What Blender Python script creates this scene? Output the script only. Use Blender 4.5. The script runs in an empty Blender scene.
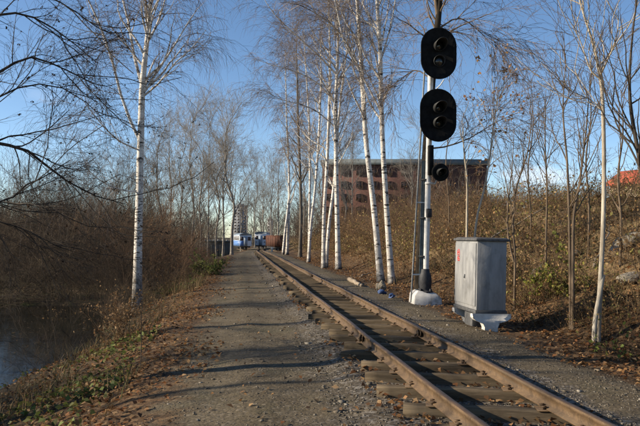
import bpy, math, random
import numpy as np
from mathutils import Vector, Matrix

sc = bpy.context.scene
R = math.radians
rng = np.random.default_rng(11)
random.seed(5)

# ------------------------------------------------------------------ camera, sky, sun, exposure
CAM = np.array([0.0, 0.0, 1.37])
FPX = 640.0
PITCH, ROLL = R(2.2), R(0.5)
Fv = np.array([0, math.cos(PITCH), math.sin(PITCH)])
_r = np.array([1.0, 0, 0]); _u = np.array([0, -math.sin(PITCH), math.cos(PITCH)])
Rv = _r * math.cos(ROLL) + _u * math.sin(ROLL)
Uv = -_r * math.sin(ROLL) + _u * math.cos(ROLL)
cd = bpy.data.cameras.new('camera'); cd.sensor_width = 36; cd.lens = 36
cd.clip_start = 0.05; cd.clip_end = 5000
cam = bpy.data.objects.new('camera', cd); sc.collection.objects.link(cam)
cam.matrix_world = Matrix(((Rv[0], Uv[0], -Fv[0], CAM[0]), (Rv[1], Uv[1], -Fv[1], CAM[1]),
                           (Rv[2], Uv[2], -Fv[2], CAM[2]), (0, 0, 0, 1)))
sc.camera = cam

SUN_EL, SUN_AZ = R(23), R(266)          # azimuth clockwise from +Y: the sun stands to the left
sd = np.array([math.sin(SUN_AZ) * math.cos(SUN_EL), math.cos(SUN_AZ) * math.cos(SUN_EL), math.sin(SUN_EL)])
world = bpy.data.worlds.new('World'); sc.world = world; world.use_nodes = True
wn = world.node_tree.nodes; wl = world.node_tree.links
for n in list(wn): wn.remove(n)
wo = wn.new('ShaderNodeOutputWorld'); wb = wn.new('ShaderNodeBackground'); sky = wn.new('ShaderNodeTexSky')
sky.sky_type = 'NISHITA'; sky.sun_disc = False; sky.sun_elevation = SUN_EL; sky.sun_rotation = SUN_AZ
sky.air_density = 0.75; sky.dust_density = 0.25; sky.ozone_density = 1.1; sky.altitude = 300
wb.inputs['Strength'].default_value = 0.095
tc = wn.new('ShaderNodeTexCoord'); mp = wn.new('ShaderNodeMapping'); mp.inputs['Scale'].default_value = (2.6, 2.6, 5.0)
cn = wn.new('ShaderNodeTexNoise'); cn.inputs['Scale'].default_value = 1.5; cn.inputs['Detail'].default_value = 7; cn.inputs['Roughness'].default_value = 0.55
mp.inputs['Location'].default_value = (3.1, 0.4, 0.0)
cr = wn.new('ShaderNodeMapRange'); cr.inputs['From Min'].default_value = 0.58; cr.inputs['From Max'].default_value = 0.72
cr.inputs['To Max'].default_value = 0.75
sx = wn.new('ShaderNodeSeparateXYZ'); zr = wn.new('ShaderNodeMapRange')     # clouds lie low over the horizon
zr.inputs['From Min'].default_value = 0.22; zr.inputs['From Max'].default_value = 0.10
mu = wn.new('ShaderNodeMath'); mu.operation = 'MULTIPLY'
mx = wn.new('ShaderNodeMix'); mx.data_type = 'RGBA'; mx.inputs['B'].default_value = (7.2, 7.3, 7.6, 1)
wl.new(tc.outputs['Generated'], mp.inputs['Vector']); wl.new(mp.outputs[0], cn.inputs['Vector']); wl.new(cn.outputs['Fac'], cr.inputs['Value'])
wl.new(tc.outputs['Generated'], sx.inputs[0]); wl.new(sx.outputs['Z'], zr.inputs['Value'])
wl.new(cr.outputs[0], mu.inputs[0]); wl.new(zr.outputs[0], mu.inputs[1]); wl.new(mu.outputs[0], mx.inputs['Factor'])
hs = wn.new('ShaderNodeHueSaturation'); hs.inputs['Saturation'].default_value = 1.12; wl.new(sky.outputs[0], hs.inputs['Color']); wl.new(hs.outputs[0], mx.inputs['A']); wl.new(mx.outputs['Result'], wb.inputs['Color']); wl.new(wb.outputs[0], wo.inputs['Surface'])

sl = bpy.data.lights.new('sun', 'SUN'); sl.energy = 5.0; sl.angle = R(0.53); sl.color = (1.0, 0.87, 0.68)
sun = bpy.data.objects.new('sun', sl); sc.collection.objects.link(sun)
sun.rotation_euler = Vector(-sd).to_track_quat('-Z', 'Y').to_euler(); sun.location = (-30, 0, 20)
vs = sc.view_settings; vs.view_transform = 'Standard'; vs.look = 'None'; vs.gamma = 1; vs.use_curve_mapping = False
vs.exposure = 0.9

# ------------------------------------------------------------------ helpers: pixels of the photo (640x426) to the place
def ray(px, py):
    d = Fv * FPX + Rv * (px - 320) + Uv * (213 - py); return d
def at(px, py, Y):
    d = ray(px, py); return CAM + d * (Y / d[1])
def smooth(a, b, x):
    t = np.clip((np.asarray(x, float) - a) / (b - a), 0, 1); return t * t * (3 - 2 * t)
def cx(y):
    y = np.asarray(y, float); c = 1.91 - 0.1265 * y
    yy = np.clip(y - 30, 0, 85); c = c + 0.00031 * yy ** 2 + np.clip(y - 115, 0, None) * 0.00062 * 85
    return c
def wob(x, y, s, k=0):
    return (np.sin(x * s + 1.3 * k + 0.7 * np.sin(y * s * 0.7 + k)) + np.sin(y * s * 1.13 + 2.1 * k + 0.9 * np.sin(x * s * 0.8 - k)) +
            0.5 * np.sin((x + y) * s * 2.3 + k) + 0.5 * np.sin((x - y) * s * 2.9 + 2 * k)) / 3.0
def vdrop(y): return -0.9 * smooth(35, 115, y)
POND_Z = -0.80
def height(x, y):
    x = np.asarray(x, float); y = np.asarray(y, float); u = x - cx(y)
    h = vdrop(y)
    h = h + 0.04 * smooth(1.0, 0.74, np.abs(u))                                      # ballast between and beside the sleepers
    h = h + 0.04 * smooth(0.7, 0.9, u) * smooth(2.0, 1.5, u)
    h = h - 0.045 * np.clip(-u - 0.9, 0, 1.6)
    h = h + 0.02 * np.exp(-((u + 1.75) / 0.22) ** 2) * smooth(3, 6, y)                # crown between the two wheel tracks
    h = h - 0.60 * smooth(-2.5, -5.0, u + 0.2 * np.sin(y * 0.8))
    pd = smooth(-4.5, -5.6, u + 0.35 * np.sin(y * 0.9)) * smooth(-13.2, -11.5, u) * smooth(7.9, 9.4, y + 0.4 * np.sin(u * 1.3)) * smooth(20.0, 18.2, y + 0.4 * np.sin(u))
    h = h - 0.72 * pd
    r = np.clip(u - 3.0 - 0.25 * np.sin(y * 0.5), 0, None); r = 3.7 * (1 - np.exp(-(r * 0.46 / 3.7) ** 1.15 * 1.15))
    h = h + r * (1 + 0.10 * wob(x, y, 0.9, 1)) + 0.16 * smooth(0.2, 1.2, r) * wob(x, y, 2.3, 2)
    rough = smooth(1.6, 3.0, u) + smooth(-2.3, -3.4, u)
    h = h + 0.035 * rough * wob(x, y, 5.1, 3) + 0.008 * wob(x, y, 9.0, 4) + 0.05 * smooth(-5, -9, u) * wob(x, y, 1.7, 5)
    return h
def hz(x, y): return float(height(x, y))
def gp(px, py, it=25):
    """where the ray through a photo pixel meets the ground"""
    d = ray(px, py); d = d / d[1]
    y = 3.0
    while y < 400:
        p = CAM + d * y
        if p[2] < hz(p[0], p[1]): return p
        y *= 1.01
    return CAM + d * 400

# ------------------------------------------------------------------ helpers: meshes
class MB:
    """collects vertices, quads and a colour per vertex"""
    def __init__(s): s.V = []; s.F = []; s.C = []; s.n = 0
    def add(s, V, F, C=None):
        V = np.asarray(V, float).reshape(-1, 3); F = np.asarray(F, int).reshape(-1, 4)
        s.V.append(V); s.F.append(F + s.n); s.n += len(V)
        if C is None: C = (0.5, 0.5, 0.5)
        C = np.asarray(C, float)
        if C.ndim == 1: C = np.tile(C, (len(V), 1))
        s.C.append(C)
    def arrays(s): return np.concatenate(s.V), np.concatenate(s.F), np.concatenate(s.C)
    def box(s, c, d, rz=0, taper=0, M=None):
        hx, hy, hzz = d[0] / 2, d[1] / 2, d[2] / 2
        V = np.array([(sx_ * hx * (1 - taper * (sz > 0)), sy * hy * (1 - taper * (sz > 0)), sz * hzz) for sz in (-1, 1) for sx_, sy in ((-1, -1), (1, -1), (1, 1), (-1, 1))])
        if rz: V = V @ np.array([[math.cos(rz), math.sin(rz), 0], [-math.sin(rz), math.cos(rz), 0], [0, 0, 1]])
        s.add(V + np.array(c), [(3, 2, 1, 0), (4, 5, 6, 7), (0, 1, 5, 4), (1, 2, 6, 5), (2, 3, 7, 6), (3, 0, 4, 7)])
    def lathe(s, prof, M=None, seg=20, c=(0, 0, 0)):
        """profile (r, z) turned about z, then moved by matrix M"""
        P = []
        for r_, z_ in prof:
            for k in range(seg):
                a = 2 * math.pi * k / seg; P.append((r_ * math.cos(a), r_ * math.sin(a), z_))
        F = []
        for i in range(len(prof) - 1):
            for k in range(seg):
                F.append((i * seg + k, i * seg + (k + 1) % seg, (i + 1) * seg + (k + 1) % seg, (i + 1) * seg + k))
        V = np.array(P)
        if M is not None: V = V @ np.array(M.to_3x3()).T + np.array(M.translation)
        s.add(V + np.array(c), F)
    def tube(s, pts, rad, sides=8):
        P = np.array(pts, float)[None]; rr = np.full((1, P.shape[1]), rad) if np.isscalar(rad) else np.array(rad, float)[None]
        V, F = tubes(P, rr, sides); s.add(V, F)

def tubes(P, Rr, sides):
    """P (N,n,3) polylines, Rr (N,n) radii -> vertices, quads"""
    N, n, _ = P.shape
    T = np.gradient(P, axis=1); T /= (np.linalg.norm(T, axis=2, keepdims=True) + 1e-9)
    D = P[:, -1] - P[:, 0]; ref = np.zeros((N, 3)); ref[np.arange(N), np.argmin(np.abs(D), axis=1)] = 1
    A = np.cross(T, ref[:, None, :]); A /= (np.linalg.norm(A, axis=2, keepdims=True) + 1e-9)
    B = np.cross(T, A)
    th = np.arange(sides) * 2 * math.pi / sides
    V = P[:, :, None, :] + Rr[:, :, None, None] * (A[:, :, None, :] * np.cos(th)[None, None, :, None] + B[:, :, None, :] * np.sin(th)[None, None, :, None])
    idx = np.arange(N * n * sides).reshape(N, n, sides)
    a = idx[:, :-1, :]; b = idx[:, 1:, :]
    F = np.stack([a, np.roll(a, -1, 2), np.roll(b, -1, 2), b], -1).reshape(-1, 4)
    return V.reshape(-1, 3), F

def mesh_from(name, V, F, mat, C=None, smooth_=False, attr=None):
    me = bpy.data.meshes.new(name)
    V = np.asarray(V, np.float32); F = np.asarray(F, np.int32)
    me.vertices.add(len(V)); me.vertices.foreach_set('co', V.ravel())
    me.loops.add(F.size); me.loops.foreach_set('vertex_index', F.ravel())
    me.polygons.add(len(F)); me.polygons.foreach_set('loop_start', np.arange(0, F.size, 4, dtype=np.int32))
    if smooth_: me.polygons.foreach_set('use_smooth', np.ones(len(F), bool))
    if C is not None:
        a = me.color_attributes.new('Col', 'FLOAT_COLOR', 'POINT')
        a.data.foreach_set('color', np.concatenate([C, np.ones((len(C), 1))], 1).astype(np.float32).ravel())
    if attr is not None:
        for k, v in attr.items():
            a = me.attributes.new(k, 'FLOAT', 'POINT'); a.data.foreach_set('value', np.asarray(v, np.float32))
    if mat is not None: me.materials.append(mat)
    me.update(calc_edges=True); me.validate()
    return me
def link(name, me, parent=None, loc=(0, 0, 0), rot=(0, 0, 0), scale=None):
    o = bpy.data.objects.new(name, me); sc.collection.objects.link(o)
    o.location = loc; o.rotation_euler = rot
    if scale is not None: o.scale = scale
    if parent: o.parent = parent
    return o
def build(mb, name, mat, parent=None, loc=(0, 0, 0), rot=(0, 0, 0), col=False, smooth_=False, bevel=0):
    V, F, C = mb.arrays()
    o = link(name, mesh_from(name, V, F, mat, C if col else None, smooth_), parent, loc, rot)
    if bevel:
        m = o.modifiers.new('bevel', 'BEVEL'); m.width = bevel; m.segments = 2; m.limit_method = 'ANGLE'; m.angle_limit = R(40)
    return o
def thing(name, label, cat, loc=(0, 0, 0), rot=(0, 0, 0), group=None):
    o = link(name, None, None, loc, rot); return tag(o, label, cat, group)
def tag(o, label=None, cat=None, group=None, kind=None):
    if label: o['label'] = label
    if cat: o['category'] = cat
    if group: o['group'] = group
    if kind: o['kind'] = kind
    return o

# ------------------------------------------------------------------ materials
class NT:
    def __init__(s, name, rough=0.8, spec=0.3):
        s.m = bpy.data.materials.new(name); s.m.use_nodes = True; s.t = s.m.node_tree
        s.b = s.t.nodes['Principled BSDF']; s.b.inputs['Roughness'].default_value = rough; s.b.inputs['Specular IOR Level'].default_value = spec
    def n(s, kind, **kw):
        nd = s.t.nodes.new(kind)
        for k, v in kw.items():
            if k in nd.inputs: nd.inputs[k].default_value = v
            else: setattr(nd, k, v)
        return nd
    def l(s, a, b): s.t.links.new(a, b)
    def coord(s, kind='Object', scale=(1, 1, 1)):
        c = s.n('ShaderNodeTexCoord'); m = s.n('ShaderNodeMapping'); m.inputs['Scale'].default_value = scale
        s.l(c.outputs[kind], m.inputs['Vector']); return m.outputs[0]
    def noise(s, vec, scale, detail=5, rough=0.6):
        n = s.n('ShaderNodeTexNoise'); n.inputs['Scale'].default_value = scale; n.inputs['Detail'].default_value = detail; n.inputs['Roughness'].default_value = rough
        if vec is not None: s.l(vec, n.inputs['Vector'])
        return n.outputs['Fac']
    def vor(s, vec, scale, out='Color', feature='F1'):
        n = s.n('ShaderNodeTexVoronoi'); n.feature = feature; n.inputs['Scale'].default_value = scale
        s.l(vec, n.inputs['Vector']); return n.outputs[out]
    def ramp(s, fac, stops):
        r_ = s.n('ShaderNodeValToRGB'); e = r_.color_ramp.elements
        while len(e) < len(stops): e.new(0.5)
        for el, (p, c) in zip(e, stops):
            el.position = p; el.color = (c, c, c, 1) if np.isscalar(c) else (*c, 1)
        s.l(fac, r_.inputs[0]); return r_.outputs[0]
    def mr(s, v, a, b, c=0.0, d=1.0):
        n = s.n('ShaderNodeMapRange'); n.interpolation_type = 'SMOOTHSTEP'
        for k, x in zip(('From Min', 'From Max', 'To Min', 'To Max'), (a, b, c, d)): n.inputs[k].default_value = x
        s.l(v, n.inputs['Value']); return n.outputs[0]
    def mix(s, f, a, b, mode='MIX'):
        n = s.n('ShaderNodeMix'); n.data_type = 'RGBA'; n.blend_type = mode
        for sock, v in ((n.inputs['Factor'], f), (n.inputs['A'], a), (n.inputs['B'], b)):
            if isinstance(v, bpy.types.NodeSocket): s.l(v, sock)
            elif np.isscalar(v): sock.default_value = v
            else: sock.default_value = (*v, 1)
        return n.outputs['Result']
    def math(s, op, a, b=None):
        n = s.n('ShaderNodeMath'); n.operation = op
        for i, v in enumerate((a, b)):
            if v is None: continue
            if isinstance(v, bpy.types.NodeSocket): s.l(v, n.inputs[i])
            else: n.inputs[i].default_value = v
        return n.outputs[0]
    def col(s, c):
        if isinstance(c, bpy.types.NodeSocket): s.l(c, s.b.inputs['Base Color'])
        else: s.b.inputs['Base Color'].default_value = (*c, 1)
    def bump(s, h, strength=0.5, dist=0.02):
        n = s.n('ShaderNodeBump'); n.inputs['Strength'].default_value = strength; n.inputs['Distance'].default_value = dist
        s.l(h, n.inputs['Height']); s.l(n.outputs[0], s.b.inputs['Normal'])

def simple(name, c, rough=0.7, var=0.3, scale=8, bump=0.2, bd=0.01, metal=0, spec=0.3, sc3=(1, 1, 1), dirt=None):
    t = NT(name, rough, spec); v = t.coord('Object', sc3); n = t.noise(v, scale)
    c = np.array(c); out = t.mix(t.mr(n, 0.3, 0.7), tuple(c * (1 - var)), tuple(np.minimum(c * (1 + var), 0.9)))
    if dirt:
        n2 = t.noise(v, scale * 0.35, 8, 0.7); out = t.mix(t.mr(n2, 0.52, 0.66), out, dirt)
    t.col(out); t.b.inputs['Metallic'].default_value = metal
    if bump: t.bump(t.noise(v, scale * 3), bump, bd)
    return t.m

def m_ground():
    t = NT('ground_material', 0.95, 0.15)
    v = t.coord('Object')
    at_ = t.n('ShaderNodeAttribute', attribute_name='lat').outputs['Fac']
    big = t.noise(v, 0.7, 6, 0.65); mid = t.noise(v, 3.2, 6, 0.65); fine = t.noise(v, 24, 6, 0.7); pat = t.noise(v, 1.6, 5, 0.7)
    lat = t.math('ADD', at_, t.math('MULTIPLY', t.math('SUBTRACT', mid, 0.5), 1.5))
    vc = t.vor(v, 34); vd = t.vor(v, 34, 'Distance')
    peb = t.n('ShaderNodeSeparateColor'); t.l(vc, peb.inputs[0])
    # trodden gravel: grey-brown grit with paler worn patches
    grit = t.mix(t.mr(fine, 0.3, 0.7), (0.060, 0.046, 0.028), (0.106, 0.083, 0.052))
    grit = t.mix(t.mr(pat, 0.42, 0.68), grit, (0.115, 0.091, 0.058))
    rut = t.math('MULTIPLY', t.math('ADD', t.mr(t.math('ABSOLUTE', t.math('ADD', lat, 1.3)), 0.28, 0.05), t.mr(t.math('ABSOLUTE', t.math('ADD', lat, 2.1)), 0.28, 0.05)), t.mr(big, 0.35, 0.65))
    grit = t.mix(t.math('MULTIPLY', rut, 0.6), grit, (0.135, 0.109, 0.072))                                  # two worn, paler wheel tracks
    grit = t.mix(t.math('MULTIPLY', t.mr(big, 0.52, 0.66), 0.55), grit, (0.072, 0.064, 0.034))
    grit = t.mix(t.math('MULTIPLY', t.mr(peb.outputs[0], 0.78, 0.95), 0.45), grit, (0.19, 0.16, 0.12))
    grit = t.mix(t.math('MULTIPLY', t.mr(peb.outputs[1], 0.8, 0.97), 0.45), grit, (0.045, 0.04, 0.032))
    # ballast and cinders near the track
    ball = t.mix(t.mr(fine, 0.3, 0.7), (0.042, 0.034, 0.025), (0.11, 0.092, 0.07))
    ball = t.mix(t.math('MULTIPLY', t.mr(peb.outputs[0], 0.65, 0.9), 0.7), ball, (0.22, 0.20, 0.175))
    # leaf litter: flakes of brown, tan and dark earth
    lv = t.vor(t.coord('Object', (1, 1, 0.6)), 15); ls = t.n('ShaderNodeSeparateColor'); t.l(lv, ls.inputs[0])
    leaf = t.ramp(ls.outputs[0], [(0.0, (0.025, 0.017, 0.010)), (0.35, (0.068, 0.040, 0.021)), (0.6, (0.10, 0.057, 0.028)), (0.85, (0.14, 0.088, 0.045)), (1.0, (0.04, 0.027, 0.015))])
    leaf = t.mix(t.mr(mid, 0.5, 0.72), leaf, (0.04, 0.03, 0.018))
    # dry slope: matted grass and earth
    slope = t.mix(t.mr(fine, 0.32, 0.68), (0.09, 0.06, 0.03), (0.24, 0.165, 0.085))
    slope = t.mix(t.mr(big, 0.5, 0.7), slope, (0.07, 0.066, 0.025))
    # left bank: damp dark earth
    bank = t.mix(t.mr(fine, 0.3, 0.7), (0.026, 0.02, 0.012), (0.085, 0.06, 0.032))
    bank = t.mix(t.mr(pat, 0.52, 0.66), bank, (0.045, 0.05, 0.016))
    c = t.mix(t.mr(lat, -0.75, -1.25), ball, grit)
    c = t.mix(t.mr(lat, -2.25, -2.75), c, leaf)
    c = t.mix(t.mr(lat, -3.4, -4.4), c, bank)
    c = t.mix(t.mr(lat, 0.95, 1.2), c, grit)
    c = t.mix(t.mr(lat, 1.6, 1.95), c, leaf)
    c = t.mix(t.mr(lat, 3.6, 5.0), c, slope)
    t.col(c)
    h = t.math('ADD', t.math('MULTIPLY', fine, 0.6), t.math('MULTIPLY', t.math('SUBTRACT', 1.0, vd), 0.5))
    t.bump(h, 0.6, 0.016)
    return t.m

def m_attr(name, rough=0.85, trans=0.0, spec=0.2):
    t = NT(name, rough, spec)
    a = t.n('ShaderNodeAttribute', attribute_name='Col').outputs['Color']; t.col(a)
    if trans:
        tr = t.n('ShaderNodeBsdfTranslucent'); ms = t.n('ShaderNodeMixShader'); ms.inputs[0].default_value = trans
        out = t.t.nodes['Material Output']; t.l(a, tr.inputs['Color'])
        t.l(t.b.outputs[0], ms.inputs[1]); t.l(tr.outputs[0], ms.inputs[2]); t.l(ms.outputs[0], out.inputs['Surface'])
    return t.m

def m_birch():
    t = NT('birch_bark', 0.75, 0.25)
    v1 = t.coord('Object', (5, 5, 20)); v4 = t.coord('Object', (2.6, 2.6, 6.5)); v2 = t.coord('Object', (3, 3, 4)); v3 = t.coord('Object', (9, 9, 60))
    rad = t.n('ShaderNodeAttribute', attribute_name='rad').outputs['Fac']
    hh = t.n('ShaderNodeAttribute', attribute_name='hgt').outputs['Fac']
    n1 = t.noise(v1, 1.0, 4, 0.6); n2 = t.noise(v2, 1.0, 5, 0.65); n3 = t.noise(v3, 1.0, 3, 0.6)
    white = t.mix(t.mr(n2, 0.35, 0.7), (0.64, 0.60, 0.54), (0.46, 0.415, 0.36))
    c = t.mix(t.mr(n3, 0.62, 0.70), white, (0.16, 0.13, 0.11))
    c = t.mix(t.mr(n1, 0.585, 0.635), c, (0.028, 0.024, 0.02))
    n4 = t.noise(v4, 1.0, 5, 0.7); c = t.mix(t.mr(n4, 0.57, 0.62), c, (0.035, 0.03, 0.026))
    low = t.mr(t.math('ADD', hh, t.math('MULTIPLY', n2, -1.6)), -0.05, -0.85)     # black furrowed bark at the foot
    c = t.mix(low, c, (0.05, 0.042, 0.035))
    c = t.mix(t.mr(rad, 0.011, 0.004), c, (0.38, 0.315, 0.26))                    # thin wood turns brown
    t.col(c); t.bump(n1, 0.5, 0.01)
    return t.m
def m_bark(name, a, b, sc3=(14, 14, 3)):
    t = NT(name, 0.9, 0.15); v = t.coord('Object', sc3); n = t.noise(v, 1.0, 6, 0.65)
    t.col(t.mix(t.mr(n, 0.32, 0.68), a, b)); t.bump(n, 0.7, 0.015); return t.m

def m_rail():
    t = NT('rail_steel', 0.55, 0.4); v = t.coord('Object', (1, 1, 1))
    n = t.noise(v, 9, 7, 0.7); f = t.noise(v, 60, 5, 0.7); st = t.noise(t.coord('Object', (1.5, 0.6, 40)), 1, 4)
    rust = t.mix(t.mr(n, 0.3, 0.7), (0.05, 0.030, 0.015), (0.122, 0.074, 0.035)); rust = t.mix(t.mr(f, 0.5, 0.75), rust, (0.165, 0.108, 0.054))
    rust = t.mix(t.mr(st, 0.52, 0.7), rust, (0.075, 0.052, 0.03))
    g = t.n('ShaderNodeNewGeometry'); s = t.n('ShaderNodeSeparateXYZ'); t.l(g.outputs['Normal'], s.inputs[0])
    gz = t.n('ShaderNodeSeparateXYZ'); t.l(t.n('ShaderNodeTexCoord').outputs['Object'], gz.inputs[0])
    up = t.mr(s.outputs['Z'], 0.75, 0.95)
    top = t.mix(t.mr(n, 0.35, 0.7), (0.10, 0.064, 0.038), (0.064, 0.04, 0.024))
    t.col(t.mix(up, rust, top)); t.bump(f, 0.25, 0.004)
    rr = t.math('SUBTRACT', 0.72, t.math('MULTIPLY', up, 0.24)); t.l(rr, t.b.inputs['Roughness'])
    return t.m
def m_wood(name, a, b, c, axis=(1.2, 22, 22)):
    t = NT(name, 0.9, 0.15); v = t.coord('Object', axis); oi = t.n('ShaderNodeObjectInfo')
    add = t.n('ShaderNodeVectorMath'); add.operation = 'ADD'; t.l(v, add.inputs[0])
    k = t.n('ShaderNodeCombineXYZ'); m = t.math('MULTIPLY', oi.outputs['Random'], 37.0)
    for i in range(3): t.l(m, k.inputs[i])
    t.l(k.outputs[0], add.inputs[1])
    n = t.noise(add.outputs[0], 1.0, 6, 0.7); n2 = t.noise(t.coord('Object', (4, 4, 4)), 1.0, 5)
    cc = t.mix(t.mr(n, 0.32, 0.66), a, b); cc = t.mix(t.mr(n2, 0.5, 0.72), cc, c)
    cc = t.mix(t.math('MULTIPLY', oi.outputs['Random'], 0.45), cc, a)
    t.col(cc); t.bump(n, 0.8, 0.012); return t.m
def m_water():
    t = NT('pond_water', 0.06, 0.5); t.col((0.012, 0.013, 0.010)); t.b.inputs['IOR'].default_value = 1.333
    n = t.noise(t.coord('Object', (1.4, 2.4, 1)), 2.2, 3); t.bump(n, 0.10, 0.02); return t.m
def m_cabinet():
    t = NT('cabinet_paint', 0.55, 0.3); v = t.coord('Object', (1, 1, 1))
    n = t.noise(t.coord('Object', (9, 9, 2)), 1.0, 6, 0.65); n2 = t.noise(v, 30, 6, 0.75); n3 = t.noise(t.coord('Object', (3, 3, 3)), 1, 5)
    c = t.mix(t.mr(n, 0.35, 0.68), (0.26, 0.26, 0.256), (0.175, 0.175, 0.175)); c = t.mix(t.mr(n3, 0.55, 0.75), c, (0.14, 0.137, 0.13))
    c = t.mix(t.mr(n2, 0.66, 0.74), c, (0.14, 0.10, 0.07)); t.col(c); t.b.inputs['Metallic'].default_value = 0.05; t.bump(n3, 0.4, 0.03); return t.m

MAT = dict(
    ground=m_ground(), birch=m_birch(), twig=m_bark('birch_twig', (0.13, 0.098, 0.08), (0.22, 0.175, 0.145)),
    grey_bark=m_bark('grey_bark', (0.07, 0.06, 0.048), (0.17, 0.145, 0.115)), dark_bark=m_bark('dark_bark', (0.03, 0.025, 0.02), (0.08, 0.064, 0.05)),
    brown_bark=m_bark('brown_bark', (0.06, 0.044, 0.03), (0.17, 0.125, 0.085)), pale_bark=m_bark('pale_bark', (0.24, 0.20, 0.15), (0.45, 0.40, 0.32)),
    mast_bark=m_bark('dark_brown_bark', (0.010, 0.008, 0.006), (0.032, 0.025, 0.018)),
    far_bark=m_bark('far_bark', (0.15, 0.132, 0.112), (0.29, 0.26, 0.222)),
    attr=m_attr('dry_twigs'), leaf=m_attr('dead_leaves', 0.7, 0.35), stone=m_attr('gravel_stones', 0.9),
    rail=m_rail(), wood=m_wood('sleeper_wood', (0.048, 0.036, 0.023), (0.155, 0.118, 0.075), (0.085, 0.063, 0.039)),
    water=m_water(), cabinet=m_cabinet(),
    white_paint=simple('white_paint', (0.56, 0.55, 0.52), 0.6, 0.10, 14, 0.2, 0.004, dirt=(0.36, 0.33, 0.28)),
    whitewash=simple('whitewashed_concrete', (0.52, 0.50, 0.46), 0.9, 0.12, 9, 0.3, 0.008, dirt=(0.30, 0.265, 0.215)),
    black=simple('matt_black_paint', (0.009, 0.009, 0.009), 0.85, 0.4, 9, 0.2, 0.005, spec=0.1), iron=simple('dark_iron', (0.03, 0.03, 0.032), 0.6, 0.4, 15, 0.4, 0.01),
    hood=simple('hood_black', (0.02, 0.0205, 0.0205), 0.6, 0.3, 12, 0.1, 0.003),
    grey_paint=simple('grey_paint', (0.20, 0.205, 0.20), 0.6, 0.25, 20, 0.2, 0.004), duct=simple('grey_green_duct', (0.075, 0.09, 0.09), 0.65, 0.3, 10, 0.2, 0.004),
    lens=simple('dark_lens', (0.01, 0.012, 0.012), 0.12, 0.3, 3, 0, 0, spec=0.6), lid=simple('cabinet_lid', (0.07, 0.07, 0.07), 0.6, 0.3, 14, 0.3, 0.01),
    red=simple('red_marker', (0.55, 0.035, 0.03), 0.6, 0.2, 50, 0), rock=simple('pale_rock', (0.24, 0.21, 0.165), 0.9, 0.35, 6, 0.9, 0.05, dirt=(0.10, 0.085, 0.06)),
    log=m_wood('weathered_log', (0.16, 0.125, 0.09), (0.36, 0.30, 0.23), (0.10, 0.08, 0.055)), blue=simple('blue_plastic', (0.035, 0.065, 0.16), 0.5, 0.35, 14, 0.6, 0.02),
    brick=simple('red_brick', (0.08, 0.037, 0.03), 0.9, 0.16, 0.8, 0.2, 0.02), slate=simple('roof_sheet', (0.10, 0.12, 0.13), 0.7, 0.15, 1, 0.1), glass=simple('window_glass', (0.045, 0.03, 0.027), 0.5, 0.3, 0.3, 0, spec=0.5),
    frame=simple('window_frame', (0.09, 0.052, 0.043), 0.7, 0.15, 3, 0), panel=simple('tower_panel', (0.24, 0.25, 0.27), 0.9, 0.1, 0.3, 0), pale_panel=simple('pale_panel', (0.50, 0.50, 0.49), 0.9, 0.1, 0.3, 0),
    coach_blue=simple('coach_blue', (0.10, 0.20, 0.44), 0.5, 0.15, 1, 0), coach_white=simple('coach_white', (0.58, 0.61, 0.64), 0.5, 0.12, 1, 0), coach_roof=simple('coach_roof', (0.22, 0.27, 0.33), 0.6, 0.15, 1, 0),
    wagon=simple('wagon_brown', (0.10, 0.042, 0.027), 0.8, 0.3, 2, 0.2, dirt=(0.09, 0.045, 0.03)), shed=simple('shed_boards', (0.085, 0.095, 0.09), 0.85, 0.3, 1, 0.2), shed_post=simple('pale_post', (0.34, 0.33, 0.31), 0.85, 0.15, 3, 0),
    plaster=simple('house_plaster', (0.50, 0.40, 0.27), 0.9, 0.12, 1, 0), red_roof=simple('red_roof', (0.36, 0.085, 0.045), 0.75, 0.2, 2, 0.2),
)

# ------------------------------------------------------------------ the ground, in strips that share edges
yrow = [-60, -30, -15, -8, -4, -1, 1.0]
y = 1.9
while y < 2200: yrow.append(y); y += max(0.10, (y - 0.5) * 0.03)
YR = np.array(yrow)
ucol = list(np.arange(-6.4, -0.999, 0.10)) + list(np.arange(-0.9, 2.01, 0.06)) + list(np.arange(2.1, 8.01, 0.12))
w = 8.2; st = 0.2
while w < 900: ucol.append(w); st *= 1.09; w += st
w = -6.6; st = 0.2
while w > -900: ucol.insert(0, w); st *= 1.09; w -= st
UC = np.array(sorted(ucol))
def strip(name, lo, hi):
    U = UC[(UC >= lo - 1e-6) & (UC <= hi + 1e-6)]
    uu, yy = np.meshgrid(U, YR); xx = cx(yy) + uu; zz = height(xx, yy)
    n = len(U); V = np.stack([xx, yy, zz], -1).reshape(-1, 3)
    i = np.arange((len(YR) - 1) * (n - 1)); r_ = i // (n - 1); c_ = i % (n - 1); a = r_ * n + c_
    F = np.stack([a, a + 1, a + n + 1, a + n], -1)
    o = link(name, mesh_from(name, V, F, MAT['ground'], None, True, {'lat': uu.ravel()})); tag(o, kind='structure'); return o
cut_a = UC[np.argmin(np.abs(UC + 2.6))]; cut_b = UC[np.argmin(np.abs(UC + 1.0))]; cut_c = UC[np.argmin(np.abs(UC - 1.74))]
strip('ground_left', -1e4, cut_a); strip('gravel_path', cut_a, cut_b); strip('track_bed', cut_b, cut_c); strip('hillside', cut_c, 1e4)

mb = MB()                                                              # the pond's water lies in its hollow
ny, nu = 30, 30
ys = np.linspace(7.0, 21, ny); us = np.linspace(-25, -4.0, nu); uu, yy = np.meshgrid(us, ys)
V = np.stack([cx(yy) + uu, yy, np.full_like(uu, POND_Z)], -1).reshape(-1, 3)
i = np.arange((ny - 1) * (nu - 1)); a = (i // (nu - 1)) * nu + i % (nu - 1)
tag(link('pond', mesh_from('pond', V, np.stack([a, a + 1, a + nu + 1, a + nu], -1), MAT['water'], None, True)), kind='structure')

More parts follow.
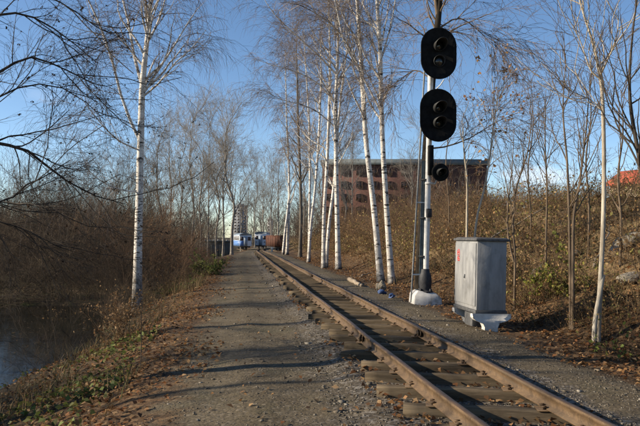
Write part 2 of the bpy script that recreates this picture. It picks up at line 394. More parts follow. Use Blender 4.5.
# ------------------------------------------------------------------ railway track
track = thing('railway_track', 'rusty narrow gauge railway track on wooden sleepers running into the distance', 'railway track', (0, 0, 0))
RAIL_TOP = 0.24
prof = [(-0.046, 0), (0.046, 0), (0.046, 0.010), (0.009, 0.022), (0.0075, 0.072), (0.0255, 0.084), (0.0255, 0.102), (0.019, 0.107), (-0.019, 0.107), (-0.0255, 0.102), (-0.0255, 0.084), (-0.0075, 0.072), (-0.009, 0.022), (-0.046, 0.010)]
yl = np.concatenate([np.arange(0.5, 30, 0.5), np.arange(30, 117, 1.0)])
slope_at = lambda y: (cx(y + 0.1) - cx(y - 0.1)) / 0.2
for sgn in (-1, 1):
    P = np.array(prof); n = len(P); c = cx(yl) + sgn * 0.4
    jit = 0.006 * np.sin(yl * 0.9 + sgn) + 0.004 * np.sin(yl * 2.3)
    sl_ = slope_at(yl); nx = 1 / np.sqrt(1 + sl_ ** 2); nyv = -sl_ * nx
    V = np.stack([(c + jit)[:, None] + P[None, :, 0] * nx[:, None], yl[:, None] + P[None, :, 0] * nyv[:, None], (vdrop(yl) + RAIL_TOP - 0.107 + 0.3 * jit)[:, None] + P[None, :, 1]], -1).reshape(-1, 3)
    F = []
    for k in range(len(yl) - 1):
        for j in range(n): F.append((k * n + j, k * n + (j + 1) % n, (k + 1) * n + (j + 1) % n, (k + 1) * n + j))
    rl = link('rail', mesh_from('rail', V, F, MAT['rail']), track)
    for jy in (8.0 + 0.2 * sgn, 19.9 + 0.1 * sgn):                       # bolted joint bars
        mbj = MB(); x0 = float(cx(jy)) + sgn * 0.4
        mbj.box((-0.016, 0, 0.05), (0.014, 0.46, 0.048)); mbj.box((0.016, 0, 0.05), (0.014, 0.46, 0.048))
        for q in (-0.16, -0.06, 0.06, 0.16): mbj.box((-0.028, q, 0.05), (0.018, 0.026, 0.026))
        build(mbj, 'joint_bar', MAT['rail'], rl, (x0, jy, RAIL_TOP - 0.107), (0, 0, -math.atan(-float(slope_at(jy)))))
slm = []
for k in range(6):
    mbs = MB(); L, Wd, Ht = 1.34 + 0.10 * k / 5, 0.122 + 0.03 * (k % 3) / 2, 0.16
    nx_ = 13; ring = []
    for i in range(nx_):
        x = -L / 2 + L * i / (nx_ - 1); w_ = Wd / 2 * (1 + 0.05 * random.uniform(-1, 1)); t_ = random.uniform(-0.006, 0.003)
        if i in (0, nx_ - 1): w_ *= 0.93; t_ -= 0.008
        ring += [(x, -w_, -Ht), (x + random.uniform(-.004, .004), -w_, -0.015 + t_), (x, -w_ + 0.018, t_), (x, w_ - 0.018, t_), (x, w_, -0.015 + t_), (x, w_, -Ht)]
    F = []
    for i in range(nx_ - 1):
        for j in range(5): F.append((i * 6 + j, (i + 1) * 6 + j, (i + 1) * 6 + j + 1, i * 6 + j + 1))
    for b_ in (0, (nx_ - 1) * 6): F += [(b_, b_ + 1, b_ + 4, b_ + 5), (b_ + 1, b_ + 2, b_ + 3, b_ + 4)]
    mbs.add(ring, F); V, F, _ = mbs.arrays(); slm.append(mesh_from('sleeper', V, F, MAT['wood']))
mbf = MB(); mbf.box((0, 0, 0.004), (0.20, 0.13, 0.009))
for sx_ in (-1, 1):
    for sy in (-1, 1):
        mbf.box((sx_ * 0.056, sy * 0.035, 0.012), (0.022, 0.022, 0.03)); mbf.box((sx_ * 0.050, sy * 0.035, 0.028), (0.036, 0.026, 0.010))
V, F, _ = mbf.arrays(); plate_me = mesh_from('spiked_plate', V, F, MAT['rail'])
sy_ = 0.9; k = 0
while sy_ < 116:
    yj = sy_ + random.uniform(-0.03, 0.03); a = math.atan(float(slope_at(yj)))
    o = link('sleeper', slm[k % 6 if k % 5 else random.randrange(6)], track, (float(cx(yj)) + random.uniform(-0.05, 0.05), yj, float(vdrop(yj)) + 0.124 - random.uniform(0, 0.004)), (0, 0, -a * -1 + random.uniform(-0.025, 0.025) + (math.pi if random.random() < 0.5 else 0)))
    if yj < 16:
        for sgn in (-1, 1):
            p = o.matrix_basis.inverted() @ Vector((float(cx(yj)) + sgn * 0.4 * math.cos(a), yj + sgn * 0.4 * math.sin(a), 0.125))
            link('spiked_plate', plate_me, o, (p.x, p.y, 0.0005))
    sy_ += 0.56; k += 1

# ------------------------------------------------------------------ trees: grown level by level
def unit(v): return v / (np.linalg.norm(v, axis=-1, keepdims=True) + 1e-9)
def grow(S, D, L, r0, r1, n, wander=0.2, grav=0.0, rg=None):
    """N polylines of n points; grav>0 bends up, <0 droops"""
    N = len(S); P = np.zeros((N, n, 3)); P[:, 0] = S; D = unit(D.copy()); step = (np.asarray(L) / (n - 1)).reshape(-1, 1) * np.ones((N, 1))
    for i in range(1, n):
        D = unit(D + rg.normal(0, wander, (N, 3)) + np.array([0, 0, grav]) * (0.4 + 1.2 * i / n)); P[:, i] = P[:, i - 1] + D * step
    t = np.linspace(0, 1, n)[None]; r0 = np.asarray(r0, float).reshape(-1, 1); r1 = np.asarray(r1, float).reshape(-1, 1)
    return P, (r0 * (1 - t) + r1 * t) * np.ones((N, 1))
def sprout(P, Rr, k, t0, t1, a0, a1, rg, bias=None):
    """k starting points and directions along each polyline"""
    N, n, _ = P.shape; T = rg.uniform(t0, t1, (N, k)); f = T * (n - 1); i0 = np.minimum(f.astype(int), n - 2); fr = (f - i0)[..., None]
    I = np.arange(N)[:, None]; A = P[I, i0]; B = P[I, i0 + 1]; S = A * (1 - fr) + B * fr; tg = unit(B - A)
    rad = Rr[I, i0] * (1 - fr[..., 0]) + Rr[I, i0 + 1] * fr[..., 0]
    rnd = unit(rg.normal(0, 1, S.shape)); perp = unit(rnd - (rnd * tg).sum(-1, keepdims=True) * tg)
    ang = rg.uniform(a0, a1, (N, k, 1)); D = tg * np.cos(ang) + perp * np.sin(ang)
    if bias is not None: D = unit(D + np.array(bias))
    return S.reshape(-1, 3), D.reshape(-1, 3), rad.ravel(), T.ravel(), np.repeat(np.arange(N), k)
def spline(pts, n):
    P = np.array(pts, float); m = len(P); t = np.linspace(0, m - 1, n); out = np.zeros((n, P.shape[1]))
    for j, tt in enumerate(t):
        i = min(int(tt), m - 2); f = tt - i; p0 = P[max(i - 1, 0)]; p1 = P[i]; p2 = P[i + 1]; p3 = P[min(i + 2, m - 1)]
        out[j] = 0.5 * ((2 * p1) + (-p0 + p2) * f + (2 * p0 - 5 * p1 + 4 * p2 - p3) * f * f + (-p0 + 3 * p1 - 3 * p2 + p3) * f ** 3)
    return out

def leaves_on(mb, S, size, cols, rg, droop=0.0):
    N = len(S); a = unit(rg.normal(0, 1, (N, 3)) + np.array([0, 0, -droop])); b = unit(np.cross(a, rg.normal(0, 1, (N, 3)))); c = np.cross(a, b)
    s = (np.asarray(size) * rg.uniform(0.6, 1.3, N))[:, None]
    V = np.stack([S, S + a * s * 0.5 + b * s * 0.36 + c * s * 0.12, S + a * s, S + a * s * 0.5 - b * s * 0.36 + c * s * 0.12], 1).reshape(-1, 3)
    F = np.arange(N * 4).reshape(N, 4); cols = np.array(cols); C = cols[rg.integers(0, len(cols), N)] * rg.uniform(0.7, 1.25, (N, 1))
    mb.add(V, F, np.repeat(C, 4, 0))

def make_tree(name, label, cat, path, rads, limbs=None, seed=1, nl=26, l_len=(2.2, 0.9), t_range=(0.3, 0.98), ang=(0.45, 0.9), nb=7, nt=9, twig_len=0.75, twig_r=0.0035, droop=-0.18, up=0.10,
              bark='birch', twigmat='twig', bias=None, group=None, leaves=0, leaf_col=None, cones=0, rlimb=0.5, sides=12, detail=1.0, stems=(), limb_bark=None, foot=1.0):
    """path: world points of the trunk from the foot up; limbs: extra explicit [(points, r0, r1)]"""
    rg = np.random.default_rng(seed); base = np.array(path[0], float)
    if bark == 'birch': rads = [v * 0.74 for v in rads]; limbs = [(p, a * 0.8, b * 0.8) for p, a, b in limbs] if limbs else limbs
    TP = spline(path, 26) - base; TR = np.interp(np.linspace(0, 1, 26), np.linspace(0, 1, len(rads)), rads)
    flare = 1 + 0.45 * np.exp(-np.linspace(0, 1, 26) * 26 * 0.9); TRf = TR * flare
    root = thing(name, label, cat, tuple(base), group=group)
    V, F = tubes(TP[None], TRf[None], sides)
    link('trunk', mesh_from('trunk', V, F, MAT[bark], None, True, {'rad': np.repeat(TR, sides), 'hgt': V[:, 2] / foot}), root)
    for pts_, a_, b_ in stems:
        SP = spline(np.array(pts_) - base, 12); SP[0, 2] = hz(*(SP[0, :2] + base[:2])) - base[2] - 0.06; SR = np.linspace(a_, b_, 12); V, F = tubes(SP[None], SR[None], 8)
        link('trunk', mesh_from('trunk', V, F, MAT[bark], None, True, {'rad': np.repeat(SR, 8), 'hgt': V[:, 2]}), root)
    S, D, rd, T, _ = sprout(TP[None], TR[None], nl, t_range[0], t_range[1], ang[0], ang[1], rg, bias)
    ln = (l_len[0] + (l_len[1] - l_len[0]) * (T - t_range[0]) / (t_range[1] - t_range[0])) * rg.uniform(0.7, 1.25, len(T))
    LP, LR = grow(S, D, ln, np.maximum(rd * rlimb, 0.009), 0.004, 9, 0.13, up, rg)
    if limbs:
        EP = np.stack([spline(np.array(p) - base, 9) for p, _, _ in limbs]); ER = np.stack([np.linspace(a, b, 9) for _, a, b in limbs]); LP = np.concatenate([LP, EP]); LR = np.concatenate([LR, ER])
        S, D, rd, T, _ = sprout(EP, ER, 6, 0.25, 0.95, 0.4, 0.9, rg); XP, XR = grow(S, D, rg.uniform(0.6, 1.6, len(S)) * 0.9, np.maximum(rd * 0.5, 0.006), 0.004, 9, 0.14, up, rg)
        LP = np.concatenate([LP, XP]); LR = np.concatenate([LR, XR])
    V, F = tubes(LP, LR, 6)
    link('limbs', mesh_from('limbs', V, F, MAT[limb_bark or bark], None, True, {'rad': np.repeat(LR.ravel(), 6), 'hgt': V[:, 2] + 5}), root)
    S, D, rd, T, _ = sprout(LP, LR, int(nb * detail), 0.15, 1.0, 0.35, 0.95, rg)
    BP, BR = grow(S, D, twig_len * rg.uniform(0.8, 2.0, len(S)), np.clip(rd * 0.5, twig_r * 1.3, 0.012), twig_r, 6, 0.16, droop * 0.5, rg)
    mbc = MB(); V, F = tubes(BP, BR, 3); mbc.add(V, F)
    S, D, rd, T, _ = sprout(BP, BR, int(nt * detail), 0.1, 1.0, 0.3, 0.9, rg)
    WP, WR = grow(S, D, twig_len * rg.uniform(0.3, 1.0, len(S)), twig_r, twig_r * 0.55, 4, 0.16, droop, rg)
    V, F = tubes(WP, WR, 3); mbc.add(V, F)
    V, F, _ = mbc.arrays(); link('crown', mesh_from('crown', V, F, MAT[twigmat]), root)
    if leaves:
        ml = MB(); sel = rg.integers(0, len(WP), leaves); leaves_on(ml, WP[sel, rg.integers(1, 4, leaves)], 0.07, leaf_col, rg, 0.6); build(ml, 'leaves', MAT['leaf'], root, col=True)
    if cones:
        ml = MB(); sel = rg.integers(0, len(WP), cones); S = WP[sel, 3]
        for q in range(4): leaves_on(ml, S + rg.normal(0, 0.005, S.shape), 0.024, [(0.03, 0.02, 0.013), (0.05, 0.032, 0.02)], rg, 0.5)
        build(ml, 'cones', MAT['leaf'], root, col=True)
    return root
def trunk_px(pts, Y, lean=0.0):
    """photo pixels -> trunk points standing at distance Y; the foot is sunk a little into the ground"""
    P = [at(px, py, Y + lean * i) for i, (px, py) in enumerate(pts)]
    P[0][2] = hz(P[0][0], P[0][1]) - 0.06
    return [tuple(p) for p in P]
def limb_px(pts, Ys): return [tuple(at(px, py, Y)) for (px, py), Y in zip(pts, Ys)]

# the big birch by the pond
Yb = 17.2
make_tree('birch_tree', 'big white birch on the bank beside the pond, left of the path', 'birch tree',
          trunk_px([(137, 306), (138, 250), (139.5, 190), (141, 130), (142.5, 85), (147, 40), (151, 0), (153, -60), (158, -130)], Yb), [0.165, 0.145, 0.13, 0.12, 0.11, 0.085, 0.07, 0.045, 0.015],
          limbs=[(limb_px([(139.5, 140), (124, 105), (112, 60), (100, 25), (82, -15), (70, -60)], [Yb, Yb - .2, Yb - .4, Yb - .6, Yb - .8, Yb - 1]), 0.055, 0.012),
                 (limb_px([(142, 85), (134, 55), (128, 20), (118, -20), (112, -60)], [Yb, Yb + .2, Yb + .4, Yb + .6, Yb + .8]), 0.06, 0.014),
                 (limb_px([(143, 96), (158, 84), (176, 62), (190, 50), (206, 30)], [Yb, Yb - .1, Yb - .3, Yb - .3, Yb - .4]), 0.04, 0.008),
                 (limb_px([(146, 45), (158, 22), (166, -5), (172, -50)], [Yb, Yb + .2, Yb + .5, Yb + .8]), 0.045, 0.012),
                 (limb_px([(139, 192), (122, 190), (104, 183), (86, 168)], [Yb, Yb - .3, Yb - .6, Yb - .9]), 0.03, 0.007),
                 (limb_px([(139, 150), (118, 140), (98, 120), (80, 96)], [Yb, Yb - .5, Yb - .8, Yb - 1.2]), 0.035, 0.007)],
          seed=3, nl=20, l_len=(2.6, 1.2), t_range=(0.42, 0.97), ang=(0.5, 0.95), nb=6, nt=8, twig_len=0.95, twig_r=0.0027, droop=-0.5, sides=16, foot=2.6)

# birches along the right of the track
def right_birch(label, pts, Y, rads, seed, nl=22, L=(2.4, 1.0), limbs=None, nb=7, nt=10, bias=(-0.28, 0, 0.05), t0=0.32, droop=-0.32, twr=0.0032, name='birch_tree', **kw):
    return make_tree(name, label, 'birch tree' if name == 'birch_tree' else 'tree', trunk_px(pts, Y), rads, limbs, seed, nl, L, (t0, 0.98), (0.4, 0.85), nb, nt, 0.85, twr, droop, 0.10, bias=bias, group='birches along the right of the track', **kw)
Y1, Y2 = 20.0, 19.2
right_birch('white birch right of the track, second trunk left of the signal', [(381, 284), (374, 210), (366, 140), (361, 60), (357, 0), (352, -60), (348, -120)], Y1, [0.135, 0.12, 0.105, 0.09, 0.07, 0.045, 0.015], 21,
            limbs=[(limb_px([(362, 75), (345, 40), (326, 20), (300, 5), (280, 2)], [Y1, Y1 - .3, Y1 - .6, Y1 - .9, Y1 - 1.1]), 0.045, 0.01)])
right_birch('white birch with slightly crooked trunk, nearest left of the signal', [(392, 285), (387, 215), (383, 150), (381, 90), (380, 45), (377, 0), (376, -60), (380, -120)], Y2, [0.125, 0.11, 0.10, 0.09, 0.085, 0.07, 0.04, 0.015], 22,
            limbs=[(limb_px([(380, 110), (362, 75), (345, 45), (338, 15), (330, -20)], [Y2, Y2 - .2, Y2 - .4, Y2 - .5, Y2 - .5]), 0.04, 0.012), (limb_px([(381, 60), (392, 20), (398, -20), (402, -50)], [Y2, Y2 + .3, Y2 + .6, Y2 + .8]), 0.04, 0.012)])
Y3 = 27.5
right_birch('forked birch in the cluster beyond the bent pair, its fork high with white limbs', [(338.5, 270), (337, 210), (336, 150), (336, 100), (337, 72), (338, 40), (337, 0), (336, -60)], Y3, [0.15, 0.13, 0.12, 0.10, 0.09, 0.07, 0.05, 0.015], 23, nl=26, L=(3.4, 1.2),
            limbs=[(limb_px([(337, 75), (318, 55), (296, 35), (275, 15), (262, -5)], [Y3, Y3 - .3, Y3 - .7, Y3 - 1, Y3 - 1.3]), 0.06, 0.012), (limb_px([(336, 105), (320, 85), (298, 72), (276, 66), (258, 60)], [Y3, Y3 - .3, Y3 - .5, Y3 - .6, Y3 - .6]), 0.045, 0.01),
                   (limb_px([(336, 128), (318, 112), (300, 104), (282, 100), (264, 90)], [Y3, Y3 - .3, Y3 - .6, Y3 - .8, Y3 - 1]), 0.04, 0.01), (limb_px([(337, 140), (345, 120), (350, 98), (356, 80)], [Y3, Y3, Y3 + .2, Y3 + .3]), 0.04, 0.012)])
right_birch('straight birch just left of the forked birch, close beside the leaning stem', [(323.5, 268), (324, 215), (327, 165), (329, 110), (330, 60), (329, 10), (328, -30)], 28.3, [0.12, 0.105, 0.095, 0.08, 0.06, 0.04, 0.015], 24, nl=20, L=(2.6, 1.0))
right_birch('leaning birch stem crossing between two straight birches', [(326, 266), (329, 225), (334, 185), (337, 140), (341, 95), (347, 50), (352, 10)], 29.2, [0.11, 0.10, 0.09, 0.075, 0.06, 0.04, 0.015], 25, nl=16, L=(2.4, 1.0), bias=(0, 0, 0.1))
Y5 = 35.0
right_birch('slim birch leaning right at the left end of the near birch cluster', [(308.5, 260), (311, 225), (315, 190), (318, 150), (320, 110), (321, 70), (320, 30)], Y5, [0.12, 0.105, 0.095, 0.085, 0.07, 0.05, 0.015], 26, nl=20, L=(3.0, 1.2), twr=0.004)
right_birch('thin straight birch behind the slim leaning one', [(309, 258), (309.5, 215), (310, 170), (309, 120), (306, 70), (304, 30)], 38, [0.12, 0.10, 0.09, 0.07, 0.05, 0.015], 27, nl=20, L=(3.2, 1.2), twr=0.0045)
Y6 = 56.0
right_birch('far birch with a white forked foot, standing nearest the brown wagon', [(287, 254), (288, 232), (289, 205), (289, 170), (287, 130), (286, 90), (285, 50)], Y6, [0.19, 0.16, 0.14, 0.12, 0.09, 0.06, 0.02], 28, nl=26, L=(4.2, 1.8), twr=0.006, bias=(-0.1, 0, 0.08),
            stems=[(limb_px([(283, 253), (285, 232), (287.5, 212), (288.5, 200)], [Y6 - .3, Y6 - .2, Y6 - .1, Y6]), 0.11, 0.08)])
right_birch('slender dark birch between the far forked one and the near cluster', [(300, 257), (301, 215), (300, 170), (298, 120), (297, 70), (296, 30)], 46, [0.13, 0.11, 0.10, 0.08, 0.05, 0.015], 29, nl=24, L=(3.6, 1.4), twr=0.005, name='bare_tree', bark='grey_bark')
# the dark-trunked tree right behind the signal
Y7 = 14.6
make_tree('bare_tree', 'dark trunked tree close behind the signal mast, its twigs drooping around the lamps', 'tree',
          trunk_px([(420, 296), (422.5, 230), (426, 160), (431, 90), (437, 30), (440, 0), (444, -60), (446, -120)], Y7), [0.12, 0.11, 0.10, 0.09, 0.075, 0.06, 0.04, 0.015],
          limbs=[(limb_px([(427, 148), (444, 147), (470, 138), (496, 122), (520, 112)], [Y7, Y7 + .3, Y7 + .5, Y7 + .6, Y7 + .7]), 0.022, 0.006),
                 (limb_px([(432, 80), (416, 70), (400, 80), (385, 92)], [Y7, Y7 + .2, Y7 + .4, Y7 + .5]), 0.02, 0.005),
                 (limb_px([(437, 30), (458, 18), (478, 30), (494, 48)], [Y7, Y7 + .2, Y7 + .3, Y7 + .3]), 0.022, 0.005),
                 (limb_px([(438, 18), (433, -20), (428, -60), (424, -100)], [Y7, Y7, Y7 + .1, Y7 + .1]), 0.05, 0.015)],
          seed=31, nl=20, l_len=(1.9, 1.0), t_range=(0.5, 0.97), ang=(0.5, 1.0), nb=8, nt=10, twig_len=0.7, twig_r=0.0036, droop=-0.16, up=0.0, bark='mast_bark', limb_bark='brown_bark', bias=(0.12, 0, 0), rlimb=0.32)

# the alder whose limbs reach in from the left edge
ax, ay = -5.0, 6.6
abase = (ax, ay, hz(ax, ay) - 0.06)
def lp(px, py, Y): return tuple(at(px, py, Y))
alder = make_tree('alder_tree', 'dark alder leaning in from the left edge, cones on its twigs', 'tree', [abase, (ax + .05, ay, 1.0), (ax - .05, ay + .1, 2.4), (ax + .1, ay + .2, 4.0), (ax + .25, ay + .1, 5.6), (ax + .4, ay, 7.2)], [0.14, 0.12, 0.105, 0.085, 0.05, 0.015],
          limbs=[([(ax, ay + .1, 2.0), lp(-55, 140, 6.7), lp(0, 144, 6.9), lp(28, 151, 7.1), lp(52, 170, 7.3), lp(85, 192, 7.5), lp(125, 204, 7.7)], 0.027, 0.005),
                 ([(ax - .05, ay + .1, 2.7), lp(-45, 92, 6.6), lp(0, 72, 6.7), lp(28, 57, 6.8), lp(58, 66, 7.0), lp(90, 82, 7.2)], 0.022, 0.005),
                 ([(ax + .05, ay + .1, 3.4), lp(-40, 30, 6.6), lp(0, 14, 6.6), lp(30, 16, 6.7), lp(62, 34, 6.9), lp(96, 62, 7.1)], 0.019, 0.004),
                 ([(ax, ay + .1, 1.7), lp(-45, 185, 6.6), lp(0, 204, 6.6), lp(24, 186, 6.7), lp(46, 176, 6.8), lp(70, 160, 6.9)], 0.017, 0.004),
                 ([(ax, ay + .1, 2.3), lp(-45, 122, 7.2), lp(0, 96, 7.4), lp(35, 84, 7.7), lp(72, 92, 8.0), lp(105, 120, 8.2)], 0.017, 0.004),
                 ([(ax, ay + .1, 1.4), lp(-45, 215, 7.4), lp(0, 222, 7.6), lp(30, 232, 7.8), lp(60, 248, 8.0)], 0.014, 0.004),
                 ([(ax + .1, ay, 4.2), lp(-20, -5, 6.3), lp(20, -12, 6.3), lp(60, 2, 6.4), lp(90, 22, 6.6)], 0.017, 0.004)],
          seed=41, nl=13, l_len=(2.0, 0.9), t_range=(0.3, 0.97), ang=(0.7, 1.2), nb=6, nt=8, twig_len=0.36, twig_r=0.0018, droop=-0.03, up=0.05, bark='dark_bark', twigmat='dark_bark', cones=420)

# slender trees on the right slope
def sapling(name, label, pts, Y, rads, seed, nl=9, L=(1.0, 0.5), bark='brown_bark', nb=4, nt=3, t0=0.4, limbs=None, **kw):
    rads = [v * 0.8 for v in rads]
    return make_tree(name, label, 'tree', trunk_px(pts, Y), rads, limbs, seed, nl, L, (t0, 0.98), (0.35, 0.8), nb, nt, 0.45, 0.0022, -0.02, 0.14, bark=bark, twigmat='brown_bark', group='thin trees on the right slope', sides=8, **kw)
Ys = 8.6
sapling('slender_tree', 'tall pale slender tree at the right, its trunk kinked near the top', [(597, 343), (600, 290), (603, 230), (604, 170), (603, 110), (600, 75), (592, 40), (581, 5), (572, -40)], Ys, [0.048, 0.043, 0.04, 0.036, 0.032, 0.028, 0.022, 0.016, 0.006], 51, nl=8, bark='pale_bark', t0=0.5,
        limbs=[(limb_px([(602, 80), (592, 72), (586, 58), (580, 40), (566, 14)], [Ys] * 5), 0.016, 0.004), (limb_px([(601, 72), (612, 50), (618, 28), (618, 5)], [Ys] * 4), 0.012, 0.004), (limb_px([(603, 119), (603, 112), (588, 98), (574, 96)], [Ys] * 4), 0.01, 0.003)], stems=[(limb_px([(594, 345), (595, 322), (599, 298), (603, 275)], [Ys - .1, Ys - .08, Ys - .05, Ys]), 0.034, 0.03)])
sapling('sapling', 'brown twin sapling between the cabinet and the pale slender tree, right stem', [(573, 318), (573, 260), (574, 215), (580, 180), (586, 130), (590, 80)], 9.4, [0.034, 0.03, 0.026, 0.02, 0.014, 0.005], 52)
sapling('sapling', 'brown twin sapling between the cabinet and the pale slender tree, left stem', [(571, 319), (570, 260), (569, 210), (567, 160), (563, 110), (566, 60)], 9.45, [0.034, 0.03, 0.025, 0.02, 0.014, 0.005], 53)
sapling('sapling', 'thin forked sapling just right of the grey cabinet', [(514, 300), (515, 260), (513, 225), (516, 190), (528, 150), (532, 110)], 11.6, [0.03, 0.028, 0.024, 0.02, 0.014, 0.005], 54, limbs=[(limb_px([(514, 262), (508, 235), (508, 205), (512, 170), (514, 130)], [11.6] * 5), 0.02, 0.005)])
sapling('sapling', 'pale sapling leaning right above the cabinet, tan leaves still on it', [(470, 262), (476, 225), (484, 190), (490, 155), (494, 120), (500, 85)], 13.4, [0.034, 0.03, 0.027, 0.022, 0.015, 0.005], 55, nl=13, L=(1.3, 0.6), bark='pale_bark', leaves=260, leaf_col=[(0.28, 0.15, 0.06), (0.36, 0.22, 0.10), (0.22, 0.11, 0.05)])
sapling('sapling', 'sapling with grey stem rising behind the cabinet', [(466, 258), (467, 215), (467, 180), (464, 150), (462, 120)], 15.0, [0.04, 0.035, 0.03, 0.022, 0.006], 56, bark='pale_bark')
sapling('sapling', 'thin straight stem on the slope left of the twin sapling', [(546, 285), (546, 240), (547, 190), (545, 140), (546, 90)], 13.0, [0.03, 0.027, 0.022, 0.016, 0.005], 57, nl=12, L=(1.3, 0.6))
sapling('sapling', 'dark stem at the right edge of the slope, reaching beyond the frame', [(655, 345), (650, 250), (641, 170), (630, 100), (632, 40), (640, -20)], 8.0, [0.045, 0.04, 0.034, 0.026, 0.016, 0.006], 58, nl=14, L=(1.5, 0.7), bark='dark_bark', t0=0.3)
for q, (px, py, Y, tp, sd_, lab) in enumerate([(530, 262, 17, 80, 61, 'bare sapling on the slope crest behind the forked sapling'), (588, 250, 14, 70, 62, 'bare sapling on the slope behind the pale slender tree'),
                                                (620, 262, 12, 90, 64, 'bare sapling on the slope right of the pale slender tree'), (448, 250, 24, 70, 66, 'bare sapling on the slope behind the signal mast')]):
    sapling('sapling', lab, [(px, py), (px + 1, py * 0.75 + tp * 0.25), (px - 2, py * 0.5 + tp * 0.5), (px + 3, py * 0.25 + tp * 0.75), (px + 1, tp)], Y, [0.035, 0.03, 0.024, 0.017, 0.005], sd_, nl=10, L=(1.5, 0.7), t0=0.25)

# bare trees beyond the path and behind the trains: four grown, the rest are copies
def copy_tree(o, loc, rz, s, label, group):
    c = o.copy(); sc.collection.objects.link(c); c.location = loc; c.rotation_euler = (0, 0, rz); c.scale = (s, s, s); c['label'] = label; c['group'] = group
    for ch in list(o.children):
        d = ch.copy(); sc.collection.objects.link(d); d.parent = c
    return c
def far_proto(seed, H, r, label, loc, bark='far_bark'):
    rg = np.random.default_rng(seed); x, y = loc; z = hz(x, y) - 0.1
    P = [(x + rg.normal(0, 0.12) * i, y, z + H * i / 6) for i in range(7)]; P[0] = (x, y, z)
    return make_tree('bare_tree', label, 'tree', P, [r, r * .88, r * .75, r * .6, r * .42, r * .25, 0.02], None, seed, 26, (H * 0.28, H * 0.10), (0.25, 0.97), (0.3, 0.65), 7, 8, H * 0.085, 0.0068, 0.02, 0.14, bark=bark, twigmat=bark, group='bare trees beyond the path', sides=8)
FARL = 'tall bare grey tree in the row beyond the path'
spots = [(217, 62, 15.5), (223, 66, 15), (232, 58, 14), (200, 60, 15), (192, 70, 16), (181, 64, 14), (170, 74, 16), (160, 66, 14), (247, 130, 20), (255, 140, 19), (263, 136, 20), (271, 132, 20), (278, 128, 18), (241, 125, 19), (208, 82, 16), (150, 80, 15), (128, 78, 13), (110, 84, 13), (88, 80, 11.5), (66, 86, 12), (45, 90, 10), (20, 84, 10)]
protos = []
for i, (px, Y, H) in enumerate(spots):
    p = at(px, 240, Y); x = p[0]
    lab = FARL if 140 < px < 236 else ('bare tree rising behind the parked train cars' if px >= 236 else 'bare tree on the skyline behind the pond thicket')
    grp = 'bare trees beyond the path' if 140 < px < 236 else ('bare trees behind the trains' if px >= 236 else 'bare trees behind the thicket')
    if i < 5:
        t_ = far_proto(70 + i, H, 0.09 + 0.025 * (i % 3), lab, (x, Y)); protos.append((t_, H)); t_['group'] = grp
    else:
        q, h0 = protos[i % 5]; copy_tree(q, (x, Y, hz(x, Y) - 0.1), 1.7 * i, H / h0, lab, grp)
rowB = [(345, 58, 9, 'bare tree on the slope behind the birch cluster, left of the brick building'), (412, 48, 8, 'bare tree on the slope in front of the brick building, left of the mast'), (352, 75, 13, 'tall bare tree behind the forked birch'), (320, 80, 14, 'tall bare tree seen between the slim birches'), (304, 90, 15, 'tall bare tree left of the slim leaning birch')]
ORD = 'first second third fourth fifth sixth seventh eighth ninth tenth'.split()
for g_ in ('bare trees beyond the path', 'bare trees behind the trains', 'bare trees behind the thicket'):
    row = sorted([o for o in sc.collection.objects if o.get('group') == g_ and o.get('category') == 'tree'], key=lambda o: o.location.x / o.location.y)
    for o, w_ in zip(row, ORD): o['label'] = o['label'] + ', ' + w_ + ' from the left'
for i, (px, Y, H, lab) in enumerate(rowB):
    q, h0 = protos[(i + 2) % 5]; p = at(px, 240, Y); copy_tree(q, (p[0], Y, hz(p[0], Y) - 0.1), 2.1 * i + 0.4, H / h0, lab, 'bare trees on the right slope')

# ------------------------------------------------------------------ thickets and brush (masses nobody could count)
def shrub(mb, seed, H, ns, nb, nt, cols, nleaf=0, leaf_cols=None, spread=0.45, leaf_size=0.06, r=0.008, grav=-0.03, wander=0.13):
    rg = np.random.default_rng(seed); S = np.zeros((ns, 3)); S[:, :2] = rg.normal(0, 0.12 * H, (ns, 2)); S[:, 2] = -0.1
    D = unit(np.concatenate([rg.normal(0, spread, (ns, 2)), np.ones((ns, 1))], 1)); cols = np.array(cols)
    P, Q = grow(S, D, H * rg.uniform(0.6, 1.15, ns), r, r * 0.35, 6, wander, grav, rg); V, F = tubes(P, Q, 3)
    pick = lambda n_, k_: np.repeat(cols[rg.integers(0, len(cols), n_)] * rg.uniform(0.7, 1.3, (n_, 1)), k_, 0)
    mb.add(V, F, pick(ns, 18))
    S, D, rd, T, _ = sprout(P, Q, nb, 0.15, 1, 0.3, 0.9, rg); P2, Q2 = grow(S, D, H * 0.32 * rg.uniform(0.5, 1.3, len(S)), r * 0.45, r * 0.25, 4, 0.16, 0.05, rg); V, F = tubes(P2, Q2, 3); mb.add(V, F, pick(len(S), 12)); W = P2
    if nt:
        S, D, rd, T, _ = sprout(P2, Q2, nt, 0.1, 1, 0.3, 0.9, rg); P3, Q3 = grow(S, D, H * 0.14 * rg.uniform(0.5, 1.3, len(S)), r * 0.28, r * 0.16, 3, 0.16, 0.05, rg); V, F = tubes(P3, Q3, 3); mb.add(V, F, pick(len(S), 9)); W = P3
    if nleaf:
        I = rg.integers(0, len(W), nleaf); leaves_on(mb, W[I, rg.integers(0, W.shape[1], nleaf)], leaf_size, leaf_cols, rg, 0.4)
